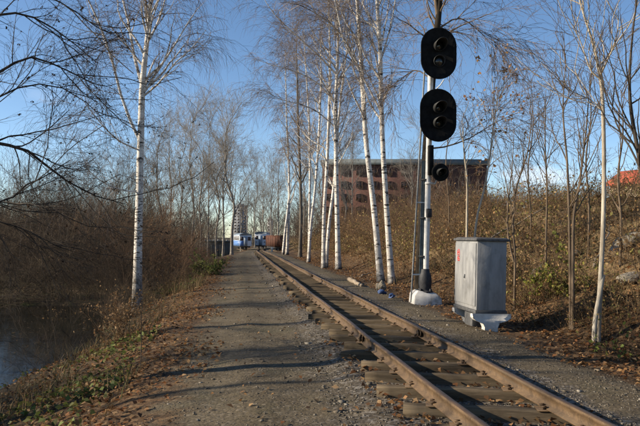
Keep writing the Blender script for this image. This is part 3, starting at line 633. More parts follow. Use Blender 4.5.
def scatter(name, templates, pts, mat, sizes, seed, label=None, cat=None):
    rg = np.random.default_rng(seed); out = MB(); arr = [t.arrays() for t in templates]
    for (x, y), s in zip(pts, sizes):
        V, F, C = arr[rg.integers(0, len(arr))]; a = rg.uniform(0, 6.28); c, s_ = math.cos(a), math.sin(a)
        V2 = (V * np.array([s, s, s * rg.uniform(0.8, 1.2)])) @ np.array([[c, s_, 0], [-s_, c, 0], [0, 0, 1]]) + np.array([x, y, hz(x, y)])
        out.add(V2, F, np.clip(C * rg.uniform(0.75, 1.2), 0, 0.9))
    o = build(out, name, mat, col=True); tag(o, label, cat, kind='stuff'); return o
browns = [(0.13, 0.085, 0.05), (0.18, 0.115, 0.065), (0.09, 0.062, 0.04), (0.22, 0.145, 0.08)]
dark = [(0.055, 0.041, 0.028), (0.08, 0.057, 0.038), (0.036, 0.028, 0.02)]  # darkened further: the shade over the left thicket is put into these colours
reds = [(0.20, 0.115, 0.065), (0.25, 0.15, 0.085), (0.14, 0.082, 0.048)]
dead = [(0.24, 0.135, 0.055), (0.31, 0.19, 0.085), (0.17, 0.095, 0.042), (0.36, 0.24, 0.115), (0.12, 0.075, 0.035)]
def U2X(u, y): return float(cx(y)) + u
def inpond(u, y): return u < -4.3 and 7.8 < y < 18.8 and u > -24
# willow thicket on the far shore and along the left of the path
T = []
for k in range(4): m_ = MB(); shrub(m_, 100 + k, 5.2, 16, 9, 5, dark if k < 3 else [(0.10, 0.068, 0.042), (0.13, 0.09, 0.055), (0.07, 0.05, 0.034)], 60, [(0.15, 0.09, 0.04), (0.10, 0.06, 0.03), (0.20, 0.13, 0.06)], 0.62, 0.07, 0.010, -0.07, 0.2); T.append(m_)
T2 = []
for k in range(3): m_ = MB(); shrub(m_, 110 + k, 3.1, 18, 7, 4, reds, 130, dead, 0.42, 0.05, 0.008); T2.append(m_)
pts = []; szs = []
for k in range(400):
    if len(pts) >= 80: break
    yy_ = 19.0 + 30 * rng.random() ** 1.1; xm = at(-25, 240, yy_)[0]; hi = float(cx(yy_)) - 5.0
    if hi < xm: continue
    x = rng.uniform(xm, hi); pts.append((x, yy_)); szs.append((0.55 + 0.75 * rng.random() ** 1.8) * (0.45 + 0.6 * smooth(19, 27, yy_)))
for k in range(10):                                                     # low growth hanging over the right shore
    yy_ = rng.uniform(10.5, 18.5); u = rng.uniform(-5.7, -4.5); pts.append((U2X(u, yy_), yy_)); szs.append(rng.uniform(0.16, 0.30))
for k in range(26):
    yy_ = rng.uniform(36, 62); x = rng.uniform(at(-15, 240, yy_)[0], at(175, 240, yy_)[0]); pts.append((x, yy_)); szs.append(rng.uniform(0.9, 1.5))
for k in range(24):                                                     # the thicket goes on round the left shore, beyond the frame
    yy_ = rng.uniform(3.5, 20); pts.append((rng.uniform(-18, -11) - 0.15 * yy_, yy_)); szs.append(rng.uniform(0.6, 1.05))
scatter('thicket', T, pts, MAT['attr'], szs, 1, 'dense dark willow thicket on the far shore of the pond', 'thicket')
pts = []; szs = []
for k in range(46):
    yy_ = rng.uniform(23, 56); u = rng.uniform(-6.6, -3.2) - 0.02 * yy_; pts.append((U2X(u, yy_), yy_)); szs.append(rng.uniform(0.5, 0.95) * (0.7 + 0.75 * smooth(-4.4, -5.6, u)) * (1 - 0.45 * smooth(30, 40, yy_)))
scatter('bush_row', T2, pts, MAT['attr'], szs, 2, 'reddish brown bushes crowding the left edge of the path', 'bushes')
# brush on the right slope
T3 = []
for k in range(5): m_ = MB(); shrub(m_, 120 + k, 1.0, 14, 4, 0 if k < 3 else 2, browns + [(0.26, 0.19, 0.11)], 125, dead + [(0.15, 0.145, 0.045), (0.21, 0.185, 0.055), (0.28, 0.23, 0.07)] * (k % 3), 0.6, 0.055, 0.006); T3.append(m_)
pts = []; szs = []
while len(pts) < 420:
    yy_ = 5.5 + 60 * rng.random() ** 2.0; u = 3.1 + 14 * rng.random() ** 1.4 + 0.05 * yy_ * rng.random(); x = U2X(u, yy_)
    if x / yy_ > 0.62 or x / yy_ < -0.06: continue
    pts.append((x, yy_)); szs.append(rng.uniform(0.55, 1.15) * (0.55 + 0.45 * min(1, (u - 3.0) / 2.2)) * (1 + 0.02 * yy_))
for k in range(70):
    yy_ = rng.uniform(5.5, 15); u = rng.uniform(2.7, 5.2); pts.append((U2X(u, yy_), yy_)); szs.append(rng.uniform(0.3, 0.75))
scatter('slope_brush', T3, pts, MAT['leaf'], szs, 3, 'tangled brown brush and dry weeds covering the right slope', 'brush')
# tall brush behind the birches, up the far slope
pts = []; szs = []
while len(pts) < 62:
    yy_ = rng.uniform(24, 85); u = rng.uniform(3.4, 12); x = U2X(u, yy_)
    if x / yy_ > 0.30: continue
    pts.append((x, yy_)); szs.append(rng.uniform(0.35, 0.8) * (1 + 0.004 * yy_))
scatter('slope_thicket', T2 + T[2:], pts, MAT['attr'], szs, 4, 'brown thicket on the slope behind the birches', 'thicket')
# a wood far off closes the horizon
TW = []
for k in range(3): m_ = MB(); shrub(m_, 130 + k, 9.0, 12, 6, 3, [(0.12, 0.105, 0.09), (0.16, 0.14, 0.12), (0.09, 0.08, 0.068)], 0, None, 0.22, 0.1, 0.06); TW.append(m_)
pts = []; szs = []
for k in range(260):
    yy_ = rng.uniform(135, 260); x = rng.uniform(-0.62, 0.62) * yy_
    if -0.15 < x / yy_ < -0.108: continue                               # a gap where the far high-rise shows
    pts.append((x, yy_)); szs.append(rng.uniform(0.7, 1.5))
scatter('distant_wood', TW, pts, MAT['attr'], szs, 5, 'grey bare wood far off along the horizon', 'wood')

for x, y, s_, lab in ((-13.5, 7.4, 0.62, 'bare tree on the left shore of the pond, nearest the camera'), (-15.0, 12.5, 0.7, 'bare tree on the left shore of the pond, the middle one'), (-17.5, 19.0, 0.72, 'bare tree on the left shore of the pond, the farthest one'), (-10.5, 3.6, 0.5, 'bare tree on the bank behind the leaning alder')):
    copy_tree(protos[int(y) % 5][0], (x, y, hz(x, y) - 0.1), y, s_, lab, 'bare trees on the left shore')
for x, y, rz_, s_, lab in ((-13.8, 5.0, 2.0, 1.0, 'alder on the left shore of the pond, outermost'), (-14.4, 9.6, 4.1, 1.1, 'alder on the left shore of the pond, beyond the outermost')):
    copy_tree(alder, (x, y, hz(x, y) - 0.06), rz_, s_, lab, 'alders on the left shore')
# bushes that can be told apart
def bush(name, label, pos, H, seed, cols, nleaf, leaf_cols, ns=16, nb=6, nt=3, spread=0.5, ls=0.06, mat='leaf', r=0.006):
    m_ = MB(); shrub(m_, seed, H, ns, nb, nt, cols, nleaf, leaf_cols, spread, ls, r); o = build(m_, name, MAT[mat], None, (pos[0], pos[1], hz(pos[0], pos[1])), col=True); return tag(o, label, 'bush')
greens = [(0.10, 0.125, 0.03), (0.13, 0.155, 0.04), (0.075, 0.095, 0.026), (0.17, 0.175, 0.05)]
p = gp(208, 276); bush('bush', 'low green leaved bush at the left edge of the path', p, 0.9, 201, browns, 900, greens, 18, 6, 3, 0.7, 0.09)
p = gp(190, 272); bush('bush', 'reddish brown bush just behind the low green bush', (p[0], p[1] + 1.5), 1.5, 202, reds, 260, dead)
p = gp(548, 300); bush('bush', 'yellow green leafy bush on the slope left of the twin sapling', p, 0.95, 203, browns, 650, [(0.16, 0.17, 0.035), (0.22, 0.20, 0.04), (0.11, 0.12, 0.03)], 14, 5, 3, 0.7, 0.07)
p = gp(578, 298); bush('bush', 'yellowing bush beside the foot of the twin sapling', (p[0], p[1] + 0.3), 0.55, 204, browns, 260, [(0.18, 0.17, 0.04), (0.12, 0.11, 0.03)], 12, 5, 3, 0.7, 0.06)
p = gp(618, 356); bush('bush', 'small dark bush with a few green leaves at the slope foot, right edge', p, 0.5, 205, dark, 120, [(0.20, 0.24, 0.05), (0.13, 0.16, 0.04), (0.08, 0.05, 0.025)], 14, 5, 3, 0.8, 0.05)
p = gp(118, 342); bush('bush', 'tan dry weeds at the foot of the big birch', (p[0], p[1]), 0.75, 206, [(0.20, 0.13, 0.07), (0.15, 0.09, 0.05)], 420, [(0.19, 0.115, 0.055), (0.14, 0.08, 0.04), (0.24, 0.16, 0.085)], 18, 6, 3, 0.4, 0.045)
p = gp(160, 300); bush('bush', 'brown bush just right of the big birch foot', (p[0], p[1] + 1.5), 1.2, 209, browns, 260, dead, 18, 6, 4, 0.55, 0.05)
p = gp(128, 318); bush('bush', 'dark tangled bush in front of the big birch foot', (p[0], p[1]), 0.9, 210, dark, 300, dead, 20, 6, 4, 0.6, 0.05)
p = gp(172, 288); bush('bush', 'tan bush between the big birch and the path bend', (p[0] - .3, p[1] + 3), 1.5, 211, reds, 300, dead, 18, 6, 4, 0.5, 0.05)
p = gp(62, 360); bush('bush', 'thin weeds standing in the water at the near shore of the pond', (p[0], p[1]), 0.6, 207, browns, 160, [(0.16, 0.10, 0.045), (0.09, 0.085, 0.03)], 12, 5, 2, 0.5, 0.05)
p = gp(100, 322); bush('bush', 'dark brown bush overhanging the pond beside the big birch', (p[0] - .3, p[1] - 1.0), 1.0, 208, dark, 200, dead, 18, 6, 4, 0.6, 0.05)

# ------------------------------------------------------------------ leaf litter, ground cover, gravel
def rand_y(n, a, b): return a * (b / a) ** rng.random(n)
def flat_leaves(name, lab, n, ulo, uhi, ya, yb, size, cols, lift=0.012, tilt=0.45, upow=1.0, keep=None):
    yy_ = rand_y(n, ya, yb); uu_ = ulo + (uhi - ulo) * rng.random(n) ** upow; xx_ = cx(yy_) + uu_
    if keep is not None:
        m_ = keep(uu_, yy_, xx_); yy_, uu_, xx_ = yy_[m_], uu_[m_], xx_[m_]
    zz_ = height(xx_, yy_) + lift * rng.uniform(0.4, 2.2, len(xx_)); N = len(xx_); S = np.stack([xx_, yy_, zz_], 1)
    nrm = unit(np.stack([rng.normal(0, tilt, N), rng.normal(0, tilt, N), np.ones(N)], 1)); a = unit(np.cross(nrm, unit(rng.normal(0, 1, (N, 3))))); b = np.cross(nrm, a)
    s = (size * rng.uniform(0.55, 1.35, N) * (1 + 0.012 * yy_))[:, None]; curl = nrm * s * rng.uniform(0.0, 0.35, (N, 1))
    V = np.stack([S - a * s * .5, S + b * s * .32 + curl, S + a * s * .5, S - b * s * .32 + curl * 0.8], 1).reshape(-1, 3)
    cols = np.array(cols); C = cols[rng.integers(0, len(cols), N)] * rng.uniform(0.6, 1.3, (N, 1))
    return V, np.arange(N * 4).reshape(N, 4), np.repeat(C, 4, 0)
lcol = [(0.25, 0.13, 0.052), (0.17, 0.08, 0.034), (0.31, 0.18, 0.08), (0.11, 0.06, 0.03), (0.27, 0.15, 0.07), (0.20, 0.085, 0.034), (0.34, 0.22, 0.115)]
onslope = lambda u, y, x: np.sin(x * 2.1 + y) + np.sin(y * 1.7 - x) + rng.normal(0, 0.9, len(x)) > -0.6
mb = MB()
mb.add(*flat_leaves('', '', 19000, 1.55, 4.6, 3.4, 45, 0.052, lcol, keep=lambda u, y, x: rng.random(len(u)) < smooth(1.5, 2.3, u + 0.25 * np.sin(y * 1.9))))
mb.add(*flat_leaves('', '', 12000, 4.0, 15, 4, 50, 0.075, lcol, 0.03, 0.8, 1.5, onslope))
mb.add(*flat_leaves('', '', 15000, -5.0, -2.1, 4, 45, 0.05, lcol, keep=lambda u, y, x: (rng.random(len(u)) < smooth(-2.1, -2.9, u + 0.3 * np.sin(y * 1.4))) & (height(x, y) > POND_Z)))
mb.add(*flat_leaves('', '', 260, -2.4, -0.8, 3.4, 45, 0.05, lcol))
clump = lambda u, y, x: (np.sin(y * 1.9 + 3 * np.sin(y * .7)) + np.sin(u * 7 + y) + rng.normal(0, 0.6, len(u)) > 0.1)
mb.add(*flat_leaves('', '', 5500, -0.8, 0.8, 3.2, 40, 0.05, lcol, 0.02, 0.5, 1.0, clump))
tag(build(mb, 'leaf_litter', MAT['leaf'], col=True), 'brown fallen leaves strewn over the banks and between the sleepers', 'leaves', kind='stuff')
mb = MB()                                                               # leaves and scum afloat
V, F, C = flat_leaves('', '', 900, -9.5, -4.4, 8.3, 18.5, 0.06, [(0.10, 0.06, 0.03), (0.16, 0.11, 0.05), (0.06, 0.045, 0.025)], 0.0, 0.05)
Vq = V.reshape(-1, 4, 3); ok = (height(Vq[:, 0, 0], Vq[:, 0, 1]) < POND_Z - 0.03) & (np.sin(Vq[:, 0, 0] * 1.6) + np.sin(Vq[:, 0, 1] * 1.1) + rng.normal(0, .5, len(Vq)) > 0.3); Vq = Vq[ok]; Vq[:, :, 2] = POND_Z + 0.004
mb.add(Vq.reshape(-1, 3), np.arange(len(Vq) * 4).reshape(-1, 4), C.reshape(-1, 4, 3)[ok].reshape(-1, 3))
tag(build(mb, 'floating_leaves', MAT['leaf'], col=True), 'dead leaves floating on the dark pond', 'leaves', kind='stuff')
mb = MB()                                                               # low green plants on the near bank
V, F, C = flat_leaves('', '', 5500, -6.4, -3.1, 4.5, 10.0, 0.06, greens + [(0.16, 0.15, 0.05), (0.18, 0.11, 0.05), (0.13, 0.13, 0.04)], 0.05, 0.8, 1.0, lambda u, y, x: (np.sin(x * 2.3 + 1) + np.sin(y * 2.9) + rng.normal(0, .5, len(u)) > 0.5) & (height(x, y) > POND_Z))
mb.add(V, F, C); V, F, C = flat_leaves('', '', 1500, -5.0, -3.2, 19, 40, 0.09, greens, 0.08, 0.9, 1.0, lambda u, y, x: np.sin(y * 0.9) + rng.normal(0, .5, len(u)) > 0.4); mb.add(V, F, C)
tag(build(mb, 'ground_cover', MAT['leaf'], col=True), 'low green plants on the bank in front of the pond', 'plants', kind='stuff')
def blades(n, ulo, uhi, ya, yb, h, cols, keep=None):
    yy_ = rand_y(n, ya, yb); uu_ = rng.uniform(ulo, uhi, n); xx_ = cx(yy_) + uu_
    if keep is not None: m_ = keep(uu_, yy_, xx_); yy_, uu_, xx_ = yy_[m_], uu_[m_], xx_[m_]
    N = len(xx_); S = np.stack([xx_, yy_, height(xx_, yy_) - 0.02], 1); d = rng.normal(0, 0.45, (N, 2)); hh = h * rng.uniform(0.4, 1.3, N)
    tip = S + np.stack([d[:, 0] * hh, d[:, 1] * hh, hh], 1); mid = S + np.stack([d[:, 0] * hh * .3, d[:, 1] * hh * .3, hh * .6], 1)
    a = rng.uniform(0, 6.28, N); w_ = np.stack([np.cos(a), np.sin(a), 0 * a], 1) * 0.0045
    V = np.stack([S - w_, S + w_, mid + w_ * .8, mid - w_ * .8, tip + w_ * .15, tip - w_ * .15], 1).reshape(-1, 3); b_ = np.arange(N)[:, None] * 6
    F = np.concatenate([b_ + np.array([[0, 1, 2, 3]]), b_ + np.array([[3, 2, 4, 5]])]); cols = np.array(cols); C = cols[rng.integers(0, len(cols), N)] * rng.uniform(0.6, 1.3, (N, 1)); return V, F, np.repeat(C, 6, 0)
dry = [(0.20, 0.135, 0.065), (0.15, 0.095, 0.045), (0.26, 0.19, 0.10), (0.10, 0.075, 0.035)]
mb = MB(); tuft = lambda u, y, x: (np.sin(x * 3.1) + np.sin(y * 2.3 + x) + rng.normal(0, .5, len(u)) > 0.2) & (height(x, y) > POND_Z - 0.05)
mb.add(*blades(4500, -5.5, -3.0, 5, 24, 0.22, dry + [(0.07, 0.085, 0.025)], tuft)); mb.add(*blades(3500, -5.0, -3.0, 18, 45, 0.45, dry, tuft))
mb.add(*blades(9000, 2.6, 9, 4.5, 30, 0.32, dry + [(0.09, 0.09, 0.03)], tuft)); mb.add(*blades(2200, -20, -4.5, 17.8, 26, 0.35, dry + [(0.08, 0.06, 0.03)], lambda u, y, x: height(x, y) > POND_Z - 0.1))
tag(build(mb, 'dry_grass', MAT['leaf'], col=True), 'dry straw coloured grass along both banks', 'grass', kind='stuff')
def stones(n, ulo, uhi, ya, yb, s0, cols, lift=0.3):
    yy_ = rand_y(n, ya, yb); uu_ = rng.uniform(ulo, uhi, n); xx_ = cx(yy_) + uu_; N = n
    C8 = np.array([(sx_, sy, sz) for sz in (-1, 1) for sx_, sy in ((-1, -1), (1, -1), (1, 1), (-1, 1))], float)
    s = s0 * rng.uniform(0.5, 1.0, (N, 1, 1)) * (1 + 2.0 * (rng.random((N, 1, 1)) < 0.03)); ax_ = rng.uniform(0.5, 1.2, (N, 1, 3)) * np.array([1, 1, 0.6])
    V = C8[None] * ax_ * s * 0.5 * rng.uniform(0.45, 1.1, (N, 8, 1)); a = rng.uniform(0, 6.28, N)[:, None]; c_, s_ = np.cos(a), np.sin(a)
    V = np.stack([V[..., 0] * c_ - V[..., 1] * s_, V[..., 0] * s_ + V[..., 1] * c_, V[..., 2]], -1) + np.stack([xx_, yy_, height(xx_, yy_) + s0 * 0.12], 1)[:, None, :]
    q = np.array([(3, 2, 1, 0), (4, 5, 6, 7), (0, 1, 5, 4), (1, 2, 6, 5), (2, 3, 7, 6), (3, 0, 4, 7)]); F = (np.arange(N)[:, None, None] * 8 + q[None]).reshape(-1, 4)
    cols = np.array(cols); C = cols[rng.integers(0, len(cols), N)] * rng.uniform(0.6, 1.25, (N, 1)); return V.reshape(-1, 3), F, np.repeat(C, 8, 0)
sc_ = [(0.115, 0.098, 0.072), (0.15, 0.13, 0.10), (0.08, 0.067, 0.05), (0.21, 0.188, 0.155), (0.13, 0.105, 0.075)]
mb = MB(); mb.add(*stones(7000, -2.7, -0.85, 3.3, 22, 0.013, sc_)); mb.add(*stones(7000, -1.15, 0.95, 3.2, 26, 0.024, sc_)); mb.add(*stones(4000, 0.8, 1.9, 3.6, 26, 0.017, sc_))
tag(build(mb, 'gravel', MAT['stone'], col=True), 'grey brown gravel scattered over the path and ballast', 'gravel', kind='stuff')
# one dry stalk by the path
p = gp(140, 372); mb = MB(); mb.tube([(0, 0, -0.05), (0.01, 0, 0.3), (0.0, 0.01, 0.6), (0.02, 0, 0.86)], [0.006, 0.005, 0.004, 0.002], 5)
for q in range(6): mb.tube([(0.005, 0, 0.35 + q * .08), (0.05 * (-1) ** q, 0.02, 0.42 + q * .08), (0.09 * (-1) ** q, 0.03, 0.50 + q * .08)], [0.003, 0.002, 0.001], 4)
tag(build(mb, 'dry_stalk', MAT['brown_bark'], None, (p[0], p[1], hz(p[0], p[1]))), 'single thin dry stalk on the leafy bank left of the path', 'stalk')

# ------------------------------------------------------------------ signal
SB = gp(425, 305); sx0, sy0 = SB[0], SB[1]; sg = hz(sx0, sy0)
K = sy0 / FPX                                                            # metres per photo pixel at the mast
lean = 0.022
sig = thing('railway_signal', 'tall railway colour light signal with two black oval heads on a white mast', 'railway signal', (sx0, sy0, sg), (0, 0, R(6)))
mb = MB(); mb.add(*[np.array(v) for v in (
    [(-.30, -.24, -.12), (.32, -.24, -.12), (.32, .26, -.12), (-.30, .26, -.12), (-.28, -.22, .20), (.29, -.22, .15), (.28, .24, .17), (-.27, .23, .24), (-.19, -.14, .30), (.20, -.15, .24), (.19, .16, .25), (-.18, .16, .31)],
    [(3, 2, 1, 0), (0, 1, 5, 4), (1, 2, 6, 5), (2, 3, 7, 6), (3, 0, 4, 7), (4, 5, 9, 8), (5, 6, 10, 9), (6, 7, 11, 10), (7, 4, 8, 11), (8, 9, 10, 11)])])
build(mb, 'foundation', MAT['whitewash'], sig, bevel=0.02)
def mx_(z): return lean * z
mb = MB(); Mz = Matrix.Identity(4)
mb.lathe([(0.0, 0.24), (0.16, 0.24), (0.165, 0.28), (0.12, 0.30), (0.125, 0.34), (0.14, 0.46), (0.13, 0.60), (0.10, 0.66), (0.085, 0.74), (0.0, 0.745)], None, 16)
for q in range(4): a = q * math.pi / 2 + .6; mb.box((0.14 * math.cos(a), 0.14 * math.sin(a), 0.30), (0.05, 0.05, 0.07), a)
build(mb, 'mast_socket', MAT['iron'], sig, smooth_=False, bevel=0.006)
MT = 5.35
mb = MB(); mb.tube([(mx_(z), 0, z) for z in np.linspace(0.6, MT, 8)], 0.062, 16); mb.lathe([(0.062, 0), (0.066, 0.01), (0.0, 0.03)], None, 16, (mx_(MT), 0, MT)); build(mb, 'mast', MAT['white_paint'], sig, smooth_=True)
mb = MB(); mb.tube([(mx_(z) - 0.092, 0.03, z) for z in np.linspace(0.55, 3.0, 6)], 0.042, 10); build(mb, 'cable_duct', MAT['duct'], sig, smooth_=True)
for z in (1.0, 1.8, 2.6): mb = MB(); mb.box((mx_(z) - 0.05, 0.02, z), (0.19, 0.13, 0.03)); build(mb, 'duct_clamp', MAT['iron'], sig)
mb = MB(); mb.box((0, 0, 0), (0.10, 0.09, 0.18)); mb.box((0, -0.048, 0.03), (0.05, 0.01, 0.07)); build(mb, 'junction_box', MAT['iron'], sig, (mx_(1.9) + 0.01, -0.10, 1.90), bevel=0.006)
mb = MB(); mb.box((0, 0, 0), (0.105, 0.10, 0.62)); build(mb, 'transformer_box', MAT['black'], sig, (mx_(3.0) + 0.02, -0.10, 3.0), bevel=0.01)
def hood_mesh(r, d, tilt=0.0):
    """tube visor, longer above than below, opening towards -y"""
    V = []; F = []; n = 24
    for j, (rr, k) in enumerate(((r, 0), (r * 1.05, 1), (r * 0.97, 1), (r * 0.92, 0))):
        for i in range(n):
            a = 2 * math.pi * i / n; top = 0.5 + 0.5 * math.sin(a); dd = d * (0.18 + 0.82 * top ** 0.8) if k else 0
            V.append((rr * math.cos(a), -dd, rr * math.sin(a) - 0.10 * dd * top))
    for j in range(3):
        for i in range(n): F.append((j * n + i, j * n + (i + 1) % n, (j + 1) * n + (i + 1) % n, (j + 1) * n + i))
    return V, F
def head(name, label, z, hw, hh, offx, lamps, lr):
    """an oval backboard with lamps, offset from the mast"""
    zc = z; c = (mx_(z) + offx, -0.22, zc); n = 16; st_ = hh - hw
    ring = [(hw * math.cos(math.pi * i / n), st_ + hw * math.sin(math.pi * i / n)) for i in range(n + 1)] + [(hw * math.cos(math.pi + math.pi * i / n), -st_ + hw * math.sin(math.pi + math.pi * i / n)) for i in range(n + 1)]
    N = len(ring); V = []; F = []
    for yy_, s in ((0.0, 0.985), (-0.012, 1.0), (-0.030, 0.985), (-0.022, 0.955)): V += [(x * s, yy_, z_ * s) for x, z_ in ring]
    for j in range(3):
        for i in range(N): F.append((j * N + i, j * N + (i + 1) % N, (j + 1) * N + (i + 1) % N, (j + 1) * N + i))
    for base_ in (0, 3 * N):
        for i in range(N // 2 - 1): F.append((base_ + i, base_ + i + 1, base_ + N - 2 - i, base_ + N - 1 - i))
    m_ = MB(); m_.add(V, F); b_ = build(m_, 'backboard', MAT['black'], sig, c); b_['label'] = label
    m_ = MB(); m_.box((0, 0.11, 0), (hw * 0.9, 0.20, hh * 1.25)); build(m_, 'lamp_housing', MAT['black'], b_, (0, 0, 0), bevel=0.02)
    for lz, hd in lamps:
        m_ = MB(); V, F = hood_mesh(lr, hd); m_.add(V, F); l_ = build(m_, 'hood', MAT['hood'], b_, (0, -0.02, lz), smooth_=True)
        m_ = MB(); m_.lathe([(lr * .95, 0.0), (lr * .8, 0.02), (lr * .4, 0.04), (0.0, 0.046)], Matrix.Rotation(R(90), 4, 'X'), 18); build(m_, 'lens', MAT['lens'], b_, (0, -0.022, lz), smooth_=True)
    m_ = MB()
    for q in (-0.30, 0.30): m_.tube([(-offx, 0.22, q * hh * 1.6), (-offx * 0.3, 0.20, q * hh * 1.6), (0, 0.10, q * hh * 1.2)], 0.022, 8)
    build(m_, 'bracket', MAT['white_paint'], b_)
    return b_
def zpx(py): return float(at(432, py, sy0)[2] - sg)
head('h', 'upper black oval head with two lamps', zpx(56), 18.3 * K, 26.0 * K, 0.10, [(0.15, 0.34), (-0.17, 0.10)], 0.115)
head('h', 'lower black oval head with two lamps', zpx(117), 18.6 * K, 26.6 * K, 0.12, [(0.15, 0.34), (-0.16, 0.30)], 0.115)
zc = zpx(173)
mb = MB(); mb.lathe([(0.0, 0.0), (0.165, 0.0), (0.185, 0.012), (0.185, 0.022), (0.172, 0.03), (0.12, 0.026), (0.0, 0.026)], Matrix.Rotation(R(90), 4, 'X'), 28)
sm_ = build(mb, 'route_lamp', MAT['black'], sig, (mx_(zc) + 0.21, -0.16, zc), smooth_=False)
mb = MB(); V, F = hood_mesh(0.085, 0.26); mb.add(V, F); build(mb, 'hood', MAT['hood'], sm_, (0, -0.02, 0), smooth_=True)
mb = MB(); mb.lathe([(0.08, 0.0), (0.06, 0.02), (0.0, 0.034)], Matrix.Rotation(R(90), 4, 'X'), 16); build(mb, 'lens', MAT['lens'], sm_, (0, -0.026, 0), smooth_=True)
mb = MB(); mb.lathe([(0.0, -0.2), (0.09, -0.2), (0.10, -0.14), (0.10, 0.0)], Matrix.Rotation(R(90), 4, 'X'), 16); build(mb, 'lamp_housing', MAT['black'], sm_)
mb = MB(); mb.tube([(-0.21, 0.16, -0.22), (-0.06, 0.16, -0.22), (0.0, 0.1, -0.06)], 0.02, 8); mb.box((-0.2, 0.16, -0.22), (0.16, 0.16, 0.04)); build(mb, 'bracket', MAT['white_paint'], sm_)
# ladder standing beside the mast, leaning in at the top
def lad(z, o): t_ = z / 5.2; return (-0.30 * (1 - t_) - 0.12 * t_ + mx_(z) + 0.272 * (o + 0.16), 0.17 + o, z)
mb = MB(); mb.tube([lad(z, -0.16) for z in np.linspace(0.05, 5.15, 7)], 0.016, 8); L_ = build(mb, 'ladder_stile', MAT['grey_paint'], sig)
mb = MB(); mb.tube([lad(z, 0.16) for z in np.linspace(0.05, 5.15, 7)], 0.017, 8); build(mb, 'ladder_stile', MAT['grey_paint'], sig)
mbr = MB(); mbr.tube([(-0.0435, -0.16, 0), (0.0435, 0.16, 0)], 0.011, 6); V, F, _ = mbr.arrays(); rung_me = mesh_from('ladder_rung', V, F, MAT['grey_paint'])
z = 0.35
while z < 5.0: x_, y_, _z = lad(z, 0); link('ladder_rung', rung_me, sig, (x_, y_, z)); z += 0.33
mb = MB()
for z in (0.62, 2.12, 3.9): x_, y_, _z = lad(z, -0.16); mb.tube([(x_, y_, z), (mx_(z), 0, z)], 0.018, 6)
build(mb, 'ladder_bracket', MAT['white_paint'], sig)
# cable drooping from the upper head
mb = MB(); zz0 = zpx(84); mb.tube([(mx_(zz0) + 0.24, -0.18, zz0 + 0.06), (mx_(zz0) + 0.17, -0.18, zz0 - 0.05), (mx_(zz0) + 0.06, -0.12, zz0 - 0.16)], 0.012, 6); build(mb, 'cable', MAT['white_paint'], sig)

# ------------------------------------------------------------------ relay cabinet
CB = gp(477, 329); cbx, cby = CB[0], CB[1]
ca = math.atan(0.1265)                                             # square with the track
cab = thing('relay_cabinet', 'grey metal relay cabinet on whitewashed concrete feet beside the signal', 'relay cabinet', (cbx + 0.13, cby + 0.42, hz(cbx + 0.13, cby + 0.42)), (0, R(1.2), ca))
cw, cdp, ch, cz = 0.46, 0.95, 1.03, 0.30
mb = MB(); mb.box((0, 0, cz + ch / 2), (cw, cdp, ch)); build(mb, 'body', MAT['cabinet'], cab, bevel=0.008)
mb = MB(); mb.box((-cw / 2 - 0.008, 0, cz + ch / 2 + 0.01), (0.016, cdp - 0.05, ch - 0.09)); d_ = build(mb, 'door', MAT['cabinet'], cab, bevel=0.005)
mb = MB(); mb.box((-cw / 2 - 0.028, -0.02, cz + 0.48), (0.026, 0.022, 0.06)); build(mb, 'handle', MAT['grey_paint'], d_)
mb = MB()
for q in (0.2, 0.74): mb.tube([(-cw / 2 - 0.018, cdp / 2 - 0.03, cz + q - .05), (-cw / 2 - 0.018, cdp / 2 - 0.03, cz + q + .05)], 0.011, 8)
build(mb, 'hinge', MAT['iron'], d_)
mb = MB(); mb.box((0.005, 0, cz + ch + 0.018), (cw + 0.07, cdp + 0.07, 0.036)); mb.box((0.005, 0, cz + ch + 0.045), (cw + 0.03, cdp + 0.03, 0.02), 0, 0.1); build(mb, 'lid', MAT['lid'], cab, bevel=0.004)
mb = MB(); mb.box((0, 0, cz - 0.025), (cw + 0.03, cdp + 0.03, 0.05)); build(mb, 'plinth_frame', MAT['lid'], cab, bevel=0.004)
for yq in (-cdp / 2 + 0.05, cdp / 2 - 0.08):                            # two T-shaped concrete supports
    ol = [(-0.28, 0.245), (0.30, 0.245), (0.30, 0.19), (0.24, 0.15), (0.13, 0.12), (0.10, 0.05), (0.10, -0.10), (-0.10, -0.10), (-0.10, 0.05), (-0.13, 0.11), (-0.24, 0.15), (-0.28, 0.19)]
    n = len(ol); V = [(x, yy_, z_) for yy_ in (-0.065, 0.065) for x, z_ in ol]; F = [(i, (i + 1) % n, n + (i + 1) % n, n + i) for i in range(n)]
    for b_ in (0, n):
        F += [(b_ + 0, b_ + 1, b_ + 2, b_ + 11), (b_ + 2, b_ + 3, b_ + 10, b_ + 11), (b_ + 3, b_ + 4, b_ + 9, b_ + 10), (b_ + 4, b_ + 5, b_ + 8, b_ + 9), (b_ + 5, b_ + 6, b_ + 7, b_ + 8)]
    mb = MB(); mb.add(V, F); build(mb, 'concrete_foot', MAT['whitewash'], cab, (0, yq, 0), bevel=0.012)
mb = MB(); mb.box((0, 0, 0.06), (0.20, 0.34, 0.36)); build(mb, 'cable_chute', MAT['lid'], cab, (-0.06, 0.03, 0), bevel=0.006)
mb = MB()                                                               # red painted mark on the door: two stacked strokes
def stroke(pts_): mb.tube([(-cw / 2 - 0.0165, y0 + (y_ - y0) * 0.8, z0 + (z_ - z0) * 0.8) for y_, z_ in pts_], 0.009, 5)
y0, z0 = 0.27, cz + 0.80
stroke([(y0 + .07, z0 + .10), (y0 + .07, z0), (y0 + .02, z0)]); stroke([(y0 + .07, z0 + .05), (y0 - .02, z0 + .06)]); stroke([(y0 + .02, z0 + .11), (y0 - .02, z0 + .10), (y0 - .03, z0 - .01)])
